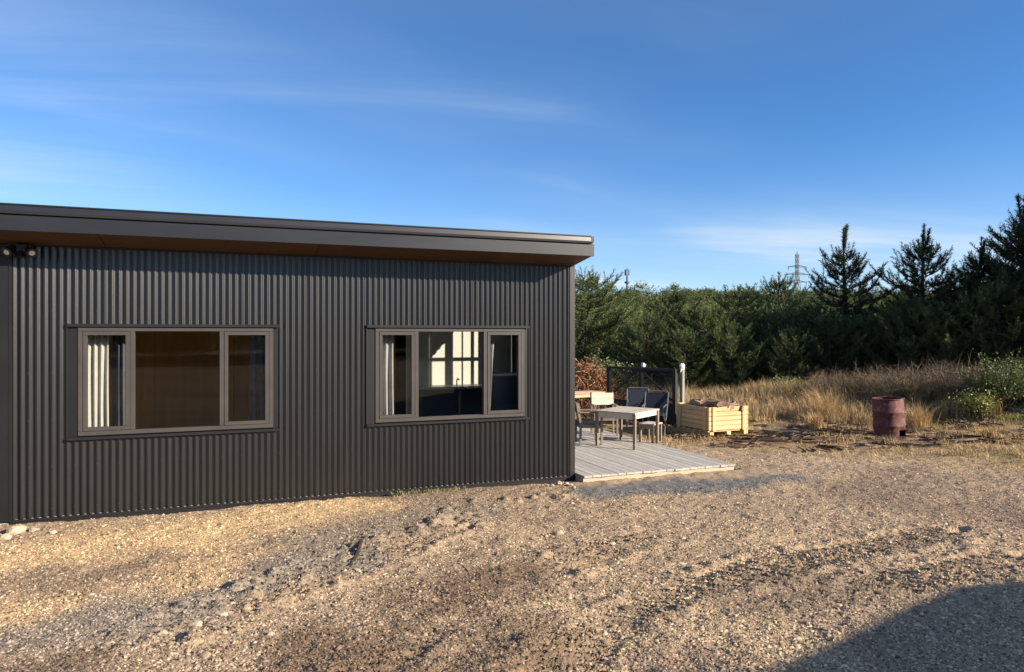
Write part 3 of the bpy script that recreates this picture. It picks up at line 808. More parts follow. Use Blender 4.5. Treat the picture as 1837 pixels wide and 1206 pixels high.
p = at_depth(1046, 17.4)
dining_table((p.x, p.y, float(ground_z(p.x, p.y)[0]) if p.x > DX1 else DZ), math.radians(8), .95, .5, .78, 'small pinkish wooden table at the back beside the brush pile', M['pink_wood'], M['grey_wood'], M['pink_wood'], 'side_table')
def sling_chair(loc, rz, label):
    c = empty('folding_chair', loc, rz); tag(c, label, 'chair', 'blue folding chairs by the gate')
    for sx in (-1, 1):
        x = sx * .25
        mb = MB(); mb.tube([(x, -.24, 0), (x, .05, .42), (x, .2, .64)], [.013] * 3, 8); mb.build('frame', M['steel_tube'], c)
        mb = MB(); mb.tube([(x * .92, .26, 0), (x * .92, -.2, .42), (x * .92, -.22, .60), (x * .92, .16, .62)], [.013] * 4, 8); mb.build('armrest', M['steel_tube'], c)
    mb = MB(); mb.tube([(-.25, .2, .64), (-.25, .30, .87), (-.21, .315, .90), (.21, .315, .90), (.25, .30, .87), (.25, .2, .64)], [.013] * 6, 8); mb.build('back_frame', M['steel_tube'], c)
    mb = MB(); mb.add([(-.23, -.2, .42), (.23, -.2, .42), (.23, .12, .39), (-.23, .12, .39), (-.23, .19, .44), (.23, .19, .44), (.23, .295, .87), (-.23, .295, .87)], [(0, 1, 2, 3), (3, 2, 5, 4), (4, 5, 6, 7)])
    o = mb.build('sling', M['blue_fabric'], c); md = o.modifiers.new('thick', 'SOLIDIFY'); md.thickness = .006
    return c
for px, dep, rz_, lab in ((1144, 16.6, -.55, 'dark blue folding chair set back against the middle of the gate'), (1174, 15.5, -.75, 'dark blue folding chair nearer the light gate post')):
    p = at_depth(px, dep); sling_chair((p.x, p.y, float(ground_z(p.x, p.y)[0]) + .02), rz_, lab)

# ------------------------------------------------------------------ gate with shade cloth
ga = at_depth(1091, 18.2); gb = at_depth(1214, 16.7); gv = gb - ga; GL = gv.length
gate = empty('mesh_gate', (ga.x, ga.y, -.03), math.atan2(gv.y, gv.x))
tag(gate, 'black framed gate with shade cloth and diagonal braces behind the deck', 'gate')
GT = 1.37
for x in (.03, GL * .5, GL - .05):
    mb = MB(); mb.box(x - .045, x + .045, -.045, .045, 0, GT); mb.build('gate_post', M['gate'], gate)
for z in (.08, GT - .03):
    for a, b in ((.076, GL * .5 - .046), (GL * .5 + .046, GL - .096)):
        mb = MB(); mb.box(a, b, -.03, .03, z - .03, z + .03); mb.build('rail', M['gate'], gate)
for a, b in ((GL * .5 - .06, .09), (GL * .5 + .06, GL - .1)):
    mb = MB(); mb.bar((a, -.045, GT - .07), (b, -.045, .62), .03, .055, (0, 1, 0)); mb.build('brace', M['gate'], gate)
for a, b in ((.076, GL * .5 - .046), (GL * .5 + .046, GL - .096)):
    mb = MB(); mb.box(a, b, .032, .036, .06, GT - .02); mb.build('shade_cloth', M['cloth'], gate)
    mb = MB(); mb.box(a, b, -.024, -.012, .112, .55); mb.build('kick_panel', M['gate'], gate)
p = at_depth(1219, 16.75)
pz = float(ground_z(p.x, p.y)[0])
post = MB().tube([(0, 0, 0), (0, 0, .7), (.01, 0, 1.36)], [.055, .052, .048], 12).build('fence_post', M['post'], None, smooth=False)
post.location = (p.x + .05, p.y - .03, pz); tag(post, 'round grey fence post at the right end of the gate', 'post')
import bmesh
def lump(name, mat, loc, s, seed, sub=2, jag=.25, parent=None):
    bm = bmesh.new(); bmesh.ops.create_icosphere(bm, subdivisions=sub, radius=1)
    r = random.Random(seed)
    for v in bm.verts:
        f = 1 + r.uniform(-jag, jag); v.co = Vector((v.co.x * s[0], v.co.y * s[1], v.co.z * s[2])) * f
    me = bpy.data.meshes.new(name); bm.to_mesh(me); bm.free()
    o = link_mesh(name, me, mat, parent); o.location = loc; return o
tag(lump('plastic_bag', M['bag'], (p.x + .03, p.y - .05, pz + 1.40), (.06, .05, .10), 4, 2, .45), 'white plastic bag draped over the top of the grey fence post', 'bag')
p2 = at_depth(1152, 17.45)
tag(lump('plastic_bag', M['bag'], (p2.x + .04, p2.y + .02, 1.39), (.05, .05, .06), 5), 'small white scrap of plastic on the middle gate post', 'bag')

# ------------------------------------------------------------------ crate with firewood
c0, c1, c2 = gp(1272, 784, 0), gp(1337, 779.5, 0), gp(1234, 772, 0)
CW, CD, CH = 1.0, 1.08, .62
cz = float(ground_z(c0.x + .5, c0.y + .5)[0])
crate = empty('wooden_crate', (c0.x, c0.y, cz + .03), math.radians(2))
tag(crate, 'pale new pine crate on a pallet base heaped with firewood', 'crate')
nr_ = 5; bh_ = (CH - .13) / nr_
for i in range(nr_):
    z0 = .13 + i * bh_
    for (xa, xb, ya, yb) in ((0, CW, -.022, 0), (0, CW, CD, CD + .022), (-.022, 0, -.022, CD + .022), (CW, CW + .022, -.022, CD + .022)):
        mb = MB(); mb.box(xa + (.001 if ya != -.022 or xa == 0 else 0), xb, ya + .001, yb, z0 + .004, z0 + bh_ - .004 + random.uniform(-.004, .002)); mb.build('board', M['crate'], crate, bevel=.003)
for xa in (.06, CW - .15):
    for y in (-.044, CD + .024):
        mb = MB(); mb.box(xa, xa + .09, y, y + .02, .12, CH); mb.build('batten', M['crate'], crate, bevel=.002)
for ya in (.06, CD - .15):
    mb = MB(); mb.box(-.044, -.024, ya, ya + .09, .12, CH); mb.build('batten', M['crate'], crate, bevel=.002)
for i in range(6):
    mb = MB(); y = i * (CD - .1) / 5; mb.box(-.03, CW + .05, y, y + .1, .098, .118); mb.build('pallet_board', M['crate'], crate)
for x in (0, CW / 2 - .05, CW - .1):
    mb = MB(); mb.box(x, x + .1, -.03, CD, .0, .097); mb.build('pallet_bearer', M['crate'], crate)
fw_meshes = []
for k in range(4):
    r = random.Random(40 + k); mb = MB(); n = 5; L = .3; a0 = r.uniform(0, 6)
    ring = [(math.cos(a0 + t * 6.283 / n) * r.uniform(.05, .085), math.sin(a0 + t * 6.283 / n) * r.uniform(.05, .085)) for t in range(n)]
    mb.add([(-L / 2, a, b) for a, b in ring] + [(L / 2, a * r.uniform(.85, 1.1), b) for a, b in ring], [(i, (i + 1) % n, (i + 1) % n + n, i + n) for i in range(n)] + [tuple(range(n))[::-1], tuple(range(n, 2 * n))])
    o = mb.build('firewood', M['firewood']); fw_meshes.append(o.data); bpy.data.objects.remove(o)
rr = random.Random(3)
for i in range(34):
    o = bpy.data.objects.new('firewood', rr.choice(fw_meshes)); col.objects.link(o)
    lx = .18 + (i % 6) * .13 + rr.uniform(-.03, .03); ly = .14 + (i // 6) * .15 + rr.uniform(-.03, .03)
    o.location = (c0.x + lx, c0.y + ly, cz + CH - .01 + rr.uniform(-.03, .09)); o.rotation_euler = (rr.uniform(0, 6), rr.uniform(-.25, .25), rr.uniform(0, 3.14))
    tag(o, 'split brown firewood block heaped in the pine crate', 'firewood', 'firewood in the crate')
mb = MB(); mb.box(.02, CW - .02, .02, CD - .02, .12, CH - .10); o = mb.build('fill', M['firewood'], crate)

# ------------------------------------------------------------------ rusty drum
dp = at_depth(1596, 15.0); dz_ = float(ground_z(dp.x, dp.y)[0])
drum = empty('steel_drum', (dp.x, dp.y, dz_ - .01), math.atan2(FW.y, FW.x)); drum.rotation_euler[1] = math.radians(0); drum.rotation_euler[0] = math.radians(-2.5)
tag(drum, 'rusty red steel drum with a square hole cut at its foot', 'drum')
# local +x runs away from the camera, so the hole sits on -x turned a little to -y
R0, DH = .30, .84; nseg = 40
hole = (math.radians(192), math.radians(246)); hz = (.012, .20)
prof = [(0, R0 - .006), (.012, R0), (.03, R0), (.20, R0), (.27, R0), (.285, R0 + .014), (.30, R0), (.55, R0), (.565, R0 + .014), (.58, R0), (DH - .014, R0), (DH, R0 - .004)]
mb = MB(); V = []; Fc = []
rd = random.Random(9); dent = [rd.uniform(-.008, .008) for _ in range(nseg)]
for z, r in prof:
    for t in range(nseg):
        a = 2 * math.pi * t / nseg; q = r + dent[t] * math.sin(z * 5) - (.02 * max(0, math.cos(a - 3.5)) ** 8 * (1 if .3 < z < .8 else 0)); V.append((q * math.cos(a), q * math.sin(a), z))
for i in range(len(prof) - 1):
    for t in range(nseg):
        a = 2 * math.pi * (t + .5) / nseg
        if prof[i][0] >= hz[0] - 1e-6 and prof[i + 1][0] <= hz[1] + 1e-6 and hole[0] < a < hole[1]: continue
        b = i * nseg + t; c = i * nseg + (t + 1) % nseg; Fc.append((b, c, c + nseg, b + nseg))
mb.add(V, Fc); o = mb.build('shell', M['rust'], drum, smooth=True); md = o.modifiers.new('thick', 'SOLIDIFY'); md.thickness = .004; md.offset = -1
mb = MB(); mb.tube([(0, 0, .02), (0, 0, .05)], [R0 - .01, R0 - .01], 24); mb.build('ash_bed', M['soot'], drum)
mb = MB(); n = 32; vs = []
for (r, z) in ((R0 - .010, DH - .01), (R0 + .010, DH - .01), (R0 + .010, DH + .008), (R0 - .010, DH + .008)):
    vs += [(r * math.cos(2 * math.pi * t / n), r * math.sin(2 * math.pi * t / n), z) for t in range(n)]
mb.add(vs, [(k * n + t, k * n + (t + 1) % n, ((k + 1) % 4) * n + (t + 1) % n, ((k + 1) % 4) * n + t) for k in range(4) for t in range(n)])
mb.build('rim', M['rust'], drum, smooth=True)
mb = MB(); mb.tube([(0, 0, .26), (0, 0, DH - .14)], [R0 - .02, R0 - .02], 24, True); mb.build('burnt_filling', M['soot'], drum)

# ------------------------------------------------------------------ pines
def shoots_mesh(P, D, L, nl, per, width, tint, r, tilt=.75):
    """bottle-brush shoots: needles as thin triangles around each shoot axis"""
    m = len(P); D = D / np.linalg.norm(D, axis=1, keepdims=True)
    a = np.where(np.abs(D[:, 2:3]) < .9, np.array([[0, 0, 1.]]), np.array([[1., 0, 0]]))
    U = np.cross(D, a); U /= np.linalg.norm(U, axis=1, keepdims=True); W = np.cross(D, U)
    t = (np.arange(per)[None] + r.uniform(0, 1, (m, per))) / per
    ang = r.uniform(0, 2 * np.pi, (m, per))
    rad = U[:, None] * np.cos(ang)[..., None] + W[:, None] * np.sin(ang)[..., None]
    base = P[:, None] + D[:, None] * (t * L[:, None])[..., None]
    nd = D[:, None] * r.uniform(.5, 1.0, (m, per, 1)) + rad * tilt * r.uniform(.6, 1.2, (m, per, 1)); nd /= np.linalg.norm(nd, axis=2, keepdims=True)
    ln = nl * r.uniform(.7, 1.2, (m, per, 1)) * (1 - .35 * t[..., None])
    side = np.cross(nd, rad + .01); side /= np.linalg.norm(side, axis=2, keepdims=True) + 1e-9
    side = side * np.cos(ang)[..., None] + np.cross(nd, side) * np.sin(ang)[..., None]
    V = np.stack([base - side * width, base + side * width, base + nd * ln], 2).reshape(-1, 3)
    C = tint[:, None, None, :] * r.uniform(.7, 1.3, (m, per, 1, 1)); C = np.broadcast_to(C, (m, per, 3, 3)).reshape(-1, 3)
    return V, np.arange(len(V)).reshape(-1, 3), C
def pine(seed, H, spread, dense=1.0, per=34, candles=3, green=1.0, warm=0.0, ragged=.25, base=.05, top_open=.12):
    """returns (crown mesh data, trunk mesh data) of one young radiata pine"""
    r = np.random.default_rng(seed); rp = random.Random(seed)
    Ps, Ds, Ls, Ts = [], [], [], []
    trunk = MB(); lean = r.normal(0, .03, 2)
    def tp(z): return Vector((lean[0] * z + .03 * math.sin(z * 1.3 + seed), lean[1] * z + .03 * math.cos(z * 1.1), z))
    nz_ = 10
    trunk.tube([tp(H * k / nz_) for k in range(nz_ + 1)], [max(.012, .02 * H * (1 - k / nz_) ** .8) for k in range(nz_ + 1)], 7)
    z = H * base; wh = 0
    leader = H * top_open
    while z < H - leader:
        f = z / H; dt = H - leader - z; R = spread * H * (1 - math.exp(-dt / (.30 * spread * H + .62))) * (1 + r.uniform(-ragged, ragged)) + .18
        nb_ = rp.randint(5, 7)
        a0 = r.uniform(0, 6.28)
        for b in range(nb_):
            a = a0 + b * 6.283 / nb_ + r.normal(0, .22); L = R * r.uniform(.65, 1.22)
            rise = .02 + .26 * f + r.normal(0, .09)
            p0 = tp(z + r.uniform(-.06, .06)); o = Vector((math.cos(a), math.sin(a), 0))
            pts = []
            for k in range(6):
                s = k / 5; pts.append(p0 + o * (L * s) + Vector((0, 0, L * (rise * s + .34 * s ** 3))))
            trunk.tube(pts, [.012 + .006 * L * (1 - k / 5) for k in range(6)], 3, False)
            ns = max(4, int(L / .105 * dense))
            for k in range(ns):
                s = .22 + .78 * (k + r.uniform(0, 1)) / ns; i = min(4, int(s * 5)); q = pts[i].lerp(pts[i + 1], s * 5 - i)
                tang = (pts[i + 1] - pts[i]).normalized(); sidev = tang.cross(Vector((0, 0, 1))); sg = 1 if k % 2 else -1
                d = tang * .8 + sidev * sg * r.uniform(.35, 1.1) + Vector((0, 0, r.uniform(.05, .75)))
                Ps.append(q); Ds.append(d); Ls.append(r.uniform(.2, .42) * (1.1 - .3 * f)); g = r.uniform(.75, 1.25)
                Ts.append((.040 * g, .062 * g, .022 * g) if r.uniform() > .2 else (.075 * g, .082 * g, .030 * g))
            Ps.append(pts[5]); Ds.append(pts[5] - pts[4] + Vector((0, 0, .12))); Ls.append(r.uniform(.3, .5)); Ts.append((.055, .078, .028))
            if f > .55 and r.uniform() < .55:
                Ps.append(pts[4]); Ds.append(Vector((r.normal(0, .15), r.normal(0, .15), 1))); Ls.append(r.uniform(.3, .55)); Ts.append((.05, .072, .026))
        z += r.uniform(.26, .40) * (1.05 - .25 * f); wh += 1
    # leader and its candles
    zt = H - leader
    for k in range(int(leader / .2) + 1):
        Ps.append(tp(zt + k * .2)); Ds.append(Vector((r.normal(0, .05), r.normal(0, .05), 1))); Ls.append(.16); Ts.append((.05, .072, .026))
    for k in range(candles):
        a = r.uniform(0, 6.28); q = tp(zt + r.uniform(-.25, .25) * leader); hh = leader * r.uniform(.45, .95); o = Vector((math.cos(a), math.sin(a), 0))
        e = q + o * r.uniform(.1, .24) + Vector((0, 0, hh)); trunk.tube([q, q.lerp(e, .4) + o * .05, e], [.014, .012, .008], 4)
        for j in range(int(hh / .11)):
            Ps.append(q.lerp(e, .2 + .8 * j / max(1, int(hh / .11)))); Ds.append(e - q); Ls.append(.15); Ts.append((.05, .072, .026))
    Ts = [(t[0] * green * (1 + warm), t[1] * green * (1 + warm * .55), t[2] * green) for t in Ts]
    P = np.array([tuple(v) for v in Ps]); D = np.array([tuple(v) for v in Ds]); L = np.array(Ls); T = np.array(Ts)
    V, Fq, C = shoots_mesh(P, D, L, .15, per, .0105, T, r)
    oc = mesh_np('crown', V, Fq, M['needle'], None, C); ot = trunk.build('trunk', M['bark'])
    cd, td = oc.data, ot.data; bpy.data.objects.remove(oc); bpy.data.objects.remove(ot)
    return cd, td
TALL = [pine(101, 6.2, .19, 1.0, 34, 2, .8, top_open=.19), pine(102, 6.2, .195, 1.0, 34, 4, .8, ragged=.35, top_open=.16), pine(103, 6.2, .185, 1.0, 34, 2, .8, ragged=.3, top_open=.10)]  # shade on the right-hand pines put into a darker needle tint
BUSHY = [pine(201, 4.2, .31, 1.0, 30, 2, 1.45, .2, top_open=.10), pine(202, 4.2, .33, 1.0, 30, 1, 1.55, .25, ragged=.35, top_open=.06), pine(203, 4.2, .30, 1.0, 30, 3, 1.4, .2, ragged=.35, top_open=.09), pine(204, 4.2, .34, 1.0, 30, 0, 1.5, .25, ragged=.4, top_open=.04)]  # tint raised to carry the sun on the front row's tops
YOUNG = [pine(251, 3.0, .36, .85, 26, 1, 2.1, .35, top_open=.08), pine(252, 3.0, .38, .85, 26, 0, 2.2, .4, ragged=.35, top_open=.05), pine(253, 3.0, .35, .85, 26, 2, 2.0, .35, ragged=.35, top_open=.1)]  # sunlit look of the slope put into a lighter olive tint
FAR = [pine(301, 4.0, .30, .4, 13, 1, 2.0, .35), pine(302, 4.0, .33, .4, 13, 0, 2.1, .35, ragged=.4), pine(303, 4.0, .28, .4, 13, 2, 2.0, .35)]  # same sunlit olive tint for the distant trees
def plant(kind, base_h, px, depth, H, label, group=None, rz=None, wide=1.0, xy=None):
    cd, td = kind
    if xy is None: q = at_depth(px, depth); x, y = q.x, q.y
    else: x, y = xy
    t = empty('pine_tree', (x, y, float(terrain(x, y)) - .04), rr.uniform(0, 6.28) if rz is None else rz)
    s = H / base_h; t.scale = (s * wide, s * wide, s)
    for n_, d_ in (('crown', cd), ('trunk', td)):
        o = bpy.data.objects.new(n_, d_); col.objects.link(o); o.parent = t
    return tag(t, label, 'pine tree', group)
def top_h(px, top, depth):
    q = at_depth(px, depth); return height_px(top, depth) - float(terrain(q.x, q.y))
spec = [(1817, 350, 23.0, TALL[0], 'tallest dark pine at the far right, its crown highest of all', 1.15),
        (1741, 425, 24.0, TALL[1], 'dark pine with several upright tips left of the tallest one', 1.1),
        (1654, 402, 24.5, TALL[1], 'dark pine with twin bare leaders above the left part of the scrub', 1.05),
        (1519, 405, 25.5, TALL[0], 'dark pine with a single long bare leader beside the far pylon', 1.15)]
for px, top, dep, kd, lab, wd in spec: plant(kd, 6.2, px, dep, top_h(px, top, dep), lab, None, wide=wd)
G1 = 'dark pines along the near edge of the forest'
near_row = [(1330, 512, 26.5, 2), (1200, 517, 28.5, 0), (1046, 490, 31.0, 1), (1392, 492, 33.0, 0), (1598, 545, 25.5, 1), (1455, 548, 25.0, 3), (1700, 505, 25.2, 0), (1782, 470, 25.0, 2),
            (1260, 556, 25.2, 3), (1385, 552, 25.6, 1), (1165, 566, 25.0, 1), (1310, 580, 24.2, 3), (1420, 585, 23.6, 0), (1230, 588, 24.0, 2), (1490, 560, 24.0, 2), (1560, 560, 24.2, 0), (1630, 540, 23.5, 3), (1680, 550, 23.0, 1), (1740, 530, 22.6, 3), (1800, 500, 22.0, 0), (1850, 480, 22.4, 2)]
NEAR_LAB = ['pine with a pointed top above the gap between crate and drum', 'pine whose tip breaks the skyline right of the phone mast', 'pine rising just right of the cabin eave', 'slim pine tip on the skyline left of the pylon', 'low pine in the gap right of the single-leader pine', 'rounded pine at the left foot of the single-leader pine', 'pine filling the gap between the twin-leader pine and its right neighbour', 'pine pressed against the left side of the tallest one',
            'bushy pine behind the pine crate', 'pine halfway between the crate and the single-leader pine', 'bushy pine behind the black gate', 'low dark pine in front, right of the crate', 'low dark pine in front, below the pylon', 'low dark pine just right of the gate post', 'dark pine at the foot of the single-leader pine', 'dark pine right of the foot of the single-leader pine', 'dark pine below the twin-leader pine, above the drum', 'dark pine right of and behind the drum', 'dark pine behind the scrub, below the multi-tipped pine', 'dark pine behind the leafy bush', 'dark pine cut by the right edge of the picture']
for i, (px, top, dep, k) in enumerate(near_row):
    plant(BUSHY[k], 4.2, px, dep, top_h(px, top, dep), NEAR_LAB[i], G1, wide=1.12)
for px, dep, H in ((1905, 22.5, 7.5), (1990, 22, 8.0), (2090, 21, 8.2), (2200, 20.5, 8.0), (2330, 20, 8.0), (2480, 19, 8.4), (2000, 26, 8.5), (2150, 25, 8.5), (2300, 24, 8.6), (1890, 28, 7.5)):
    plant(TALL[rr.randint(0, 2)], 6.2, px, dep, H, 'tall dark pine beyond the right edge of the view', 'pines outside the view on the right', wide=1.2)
# the plantation on the rising ground behind
G2 = 'young pines massed on the rising ground behind'
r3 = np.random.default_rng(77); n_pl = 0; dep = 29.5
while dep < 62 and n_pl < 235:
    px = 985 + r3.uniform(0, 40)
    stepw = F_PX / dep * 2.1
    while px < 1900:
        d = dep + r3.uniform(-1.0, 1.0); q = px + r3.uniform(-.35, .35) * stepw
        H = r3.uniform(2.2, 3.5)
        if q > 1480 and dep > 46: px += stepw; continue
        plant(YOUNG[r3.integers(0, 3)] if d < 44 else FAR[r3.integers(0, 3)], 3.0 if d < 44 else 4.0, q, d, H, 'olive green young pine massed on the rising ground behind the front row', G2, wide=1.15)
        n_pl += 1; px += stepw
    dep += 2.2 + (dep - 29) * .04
# the rest of the wood, up to and over the crest
def wood(name, label, d0, d1, px0, px1, n, h0, h1, seed, per=5, sign=1):
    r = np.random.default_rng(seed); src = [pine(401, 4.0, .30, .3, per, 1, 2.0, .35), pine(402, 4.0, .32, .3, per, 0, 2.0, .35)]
    Vs, Cs = [], []
    arr = []
    for cd, _ in src:
        v = np.zeros(len(cd.vertices) * 3, np.float32); cd.vertices.foreach_get('co', v)
        c = np.zeros(len(cd.vertices) * 4, np.float32); cd.color_attributes['tint'].data.foreach_get('color', c)
        arr.append((v.reshape(-1, 3, 3), c.reshape(-1, 4)[:, :3].reshape(-1, 3, 3)))
    for i in range(n):
        d = math.sqrt(r.uniform(d0 * d0, d1 * d1)); px = r.uniform(px0, px1); q = at_depth(px, sign * d); H = r.uniform(h0, h1); 
        if r.uniform() < .06: H *= 1.35
        v, c = arr[i % 2]; pick = r.uniform(0, 1, len(v)) < .55
        v = v[pick].copy(); c = c[pick]
        ctr_ = v.mean(1, keepdims=True); v = ctr_ + (v - ctr_) * np.array([2.1, 2.1, 1.3]) * (1 + d / 160)
        a = r.uniform(0, 6.28); s = H / 4.0; x = (v[..., 0] * math.cos(a) - v[..., 1] * math.sin(a)) * s * 1.2 + q.x; y = (v[..., 0] * math.sin(a) + v[..., 1] * math.cos(a)) * s * 1.2 + q.y
        Vs.append(np.stack([x, y, v[..., 2] * s + float(terrain(q.x, q.y))], -1)); Cs.append(c * r.uniform(.8, 1.3))
    V = np.concatenate(Vs).reshape(-1, 3); C = np.concatenate(Cs).reshape(-1, 3)
    o = mesh_np(name, V, np.arange(len(V)).reshape(-1, 3), M['needle'], None, C); return tag(o, label, 'forest', None, 'stuff')
wood('distant_pine_wood', 'far pine plantation covering the crest of the slope', 58, 112, 960, 1960, 520, 2.6, 4.0, 5)
wood('woods_beyond_house', 'pine wood continuing out of sight behind the cabin', 34, 80, -400, 960, 220, 2.6, 3.6, 6)
wood('added_woods_behind_viewer', 'unseen pine wood added behind the viewer to darken the reflections in the panes', 40, 62, -700, 2100, 200, 7.5, 11.0, 9, 4, -1)  # belt added out of view so glass and cladding reflect dark

# ------------------------------------------------------------------ scrub, brush pile, grasses
def blades(name, label, X, Y, Hh, r, c0, c1, bend=.5, width=.006, cat='grass', kind='stuff', zoff=0.0, parent=None):
    m = len(X); Z = terrain(X, Y) - .05 + zoff
    a = r.uniform(0, 2 * np.pi, m); bd = Hh * r.uniform(.1, bend, m)
    dx, dy = np.cos(a), np.sin(a); w = width * r.uniform(.6, 1.4, m)
    sx, sy = -dy * w, dx * w
    b = np.stack([X, Y, Z], 1); mid = b + np.stack([dx * bd * .35, dy * bd * .35, Hh * .6], 1); tip = b + np.stack([dx * bd, dy * bd, Hh * r.uniform(.8, 1.0, m)], 1)
    sd = np.stack([sx, sy, np.zeros(m)], 1)
    V = np.stack([b - sd, b + sd, mid + sd * .7, mid - sd * .7, tip], 1).reshape(-1, 3)
    k = (np.arange(m) * 5)[:, None]
    Fq = np.concatenate([k + np.array([[0, 1, 2]]), k + np.array([[0, 2, 3]]), k + np.array([[3, 2, 4]])])
    t = r.uniform(0, 1, (m, 1)); C = (np.array(c0)[None] * (1 - t) + np.array(c1)[None] * t) * r.uniform(.7, 1.3, (m, 1))
    o = mesh_np(name, V, Fq, M['straw'], parent, np.repeat(C, 5, 0))
    if label: tag(o, label, cat, None, kind)
    return o
def in_view_rand(n, d0, d1, p0, p1, r):
    d = r.uniform(d0, d1, n); px = r.uniform(p0, p1, n); t = (px - CX) / F_PX
    return CAM.x + d * FW.x + d * t * RT.x, CAM.y + d * FW.y + d * t * RT.y, d, px
r4 = np.random.default_rng(21)
clear = lambda X, Y: ~((X > c0.x - .1) & (X < c0.x + 1.1) & (Y > c0.y - .1) & (Y < c0.y + 1.2)) & (np.hypot(X - dp.x, Y - dp.y) > .34) & ~((np.abs((X - dp.x) * RT.x + (Y - dp.y) * RT.y - .08) < .3) & (depth_of(X, Y) < 15.0) & (depth_of(X, Y) > 13.2)) & ~((X < 2.8) & (Y < 8))
# short trampled straw
X, Y, d, px = in_view_rand(150000, 11.5, 22, 1150, 2050, r4)
s = straw_mask(X, Y); k = (r4.uniform(0, 1, len(X)) < s * sstep(.35, .6, fbm(X * .8, Y * .8, 45, 3))) & clear(X, Y)
X, Y = X[k][:45000], Y[k][:45000]
blades('trampled_straw', 'short trampled straw over the ground around the drum and crate', X, Y, r4.uniform(.05, .16, len(X)), r4, (.40, .28, .14), (.56, .42, .24), 1.6, .006)
# standing dry grass in tufts
def tufts(n, d0, d1, p0, p1, per, hmin, hmax, r, spread=.12):
    X, Y, d, px = in_view_rand(n, d0, d1, p0, p1, r); k = clear(X, Y) & (straw_mask(X, Y) > .6) & (fbm(X * .55, Y * .55, 88, 3) > .44); X, Y = X[k], Y[k]
    hh = r.uniform(hmin, hmax, len(X))
    X = np.repeat(X, per) + r.normal(0, spread, len(X) * per); Y = np.repeat(Y, per) + r.normal(0, spread, len(Y) * per); H = np.repeat(hh, per) * r.uniform(.5, 1.1, len(X))
    k = clear(X, Y); return X[k], Y[k], H[k]
A = tufts(360, 17.6, 23.5, 1225, 1480, 45, .2, .6, r4); B = tufts(420, 17.0, 21, 1450, 1960, 40, .2, .6, r4); Cc = tufts(120, 13.2, 16.5, 1350, 1960, 40, .10, .28, r4); Dd = tufts(160, 17.5, 24, 1090, 1240, 45, .4, .8, r4)
X = np.concatenate([A[0], B[0], Cc[0], Dd[0]]); Y = np.concatenate([A[1], B[1], Cc[1], Dd[1]]); Hh = np.concatenate([A[2], B[2], Cc[2], Dd[2]])
blades('dry_grass', 'tall blond dry grass standing in front of the forest edge', X, Y, Hh, r4, (.36, .25, .12), (.58, .44, .26), .7, .006)
X, Y, H3 = tufts(90, 15.5, 18.5, 1640, 1960, 40, .08, .22, r4)
blades('green_weeds', 'low green weeds growing between the straw on the right', X, Y, H3, r4, (.12, .16, .04), (.24, .26, .08), .9, .009)
X, Y, d, px = in_view_rand(26, 11.0, 13, 560, 860, r4)
n = 520; tx = r4.uniform(0, 1, n); XX = wx(700) + (wx(830) - wx(700)) * np.clip(r4.normal(.5, .42, n), 0, 1); YY = -.06 - np.abs(r4.normal(0, .07, n))
blades('wall_weeds', 'sparse pale green weeds along the foot of the cabin wall', XX, YY, r4.uniform(.02, .06, n), r4, (.20, .20, .09), (.40, .36, .20), 1.0, .004, zoff=.03)

X, Y, d, px = in_view_rand(5200, 13.2, 21, 1215, 1980, r4)
k = (straw_mask(X, Y) > .45) & clear(X, Y) & (fbm(X * .9, Y * 1.7, 93, 3) > .50); X, Y = X[k], Y[k]; n = len(X)
an = r4.normal(math.atan2(RT.y, RT.x), .7, n); L = r4.uniform(.05, .32, n); Z = terrain(X, Y) + r4.uniform(-.01, .05, n); w = r4.uniform(.006, .02, n)
dx, dy = np.cos(an) * L, np.sin(an) * L; V = np.stack([np.stack([X - dx, Y - dy, Z], 1), np.stack([X + dx, Y + dy, Z + r4.normal(0, .03, n)], 1), np.stack([X + dx * .8, Y + dy * .8, Z + w + .008], 1), np.stack([X - dx * .9, Y - dy * .9, Z + w + .01], 1)], 1).reshape(-1, 3)
t = r4.uniform(0, 1, (n, 1)); C = np.array((.06, .042, .03)) * (1 - t) + np.array((.24, .17, .12)) * t
tag(mesh_np('forest_litter', V, np.arange(len(V)).reshape(-1, 4), M['twig'], None, np.repeat(C, 4, 0)), 'dark sticks and litter strewn over the straw in front of the forest', 'litter', None, 'stuff')
X, Y, H5 = tufts(240, 16.8, 22.5, 1225, 1960, 30, .15, .5, r4)
blades('brown_stems', 'brown dead stems standing among the blond grass', X, Y, H5, r4, (.09, .06, .035), (.22, .15, .09), .9, .006)
def tussock(px, dep, H, label, n=240, c0_=(.42, .28, .12), c1_=(.62, .45, .24)):
    q = at_depth(px, dep); r = np.random.default_rng(int(px)); X = r.normal(0, H * .16, n); Y = r.normal(0, H * .16, n)
    zz = float(terrain(q.x, q.y))
    o = blades('grass_tussock', None, X + q.x, Y + q.y, H * r.uniform(.5, 1.1, n), r, c0_, c1_, 1.0, .007)
    me = o.data; me.transform(Matrix.Translation((-q.x, -q.y, -zz))); o.location = (q.x, q.y, zz)
    return tag(o, label, 'grass', 'blond grass tussocks')
tussock(1772, 14.6, .36, 'small round straw tussock low down at the right edge of the clearing')
tussock(1462, 16.0, .48, 'golden tussock in the open left of the rusty drum')
tussock(1645, 16.2, .75, 'tall straw tussock just right of the rusty drum')
tussock(1478, 17.8, .95, 'tallest straw tussock standing against the dark forest left of the drum')
tussock(1302, 17.6, .55, 'straw tussock directly behind the pine crate')

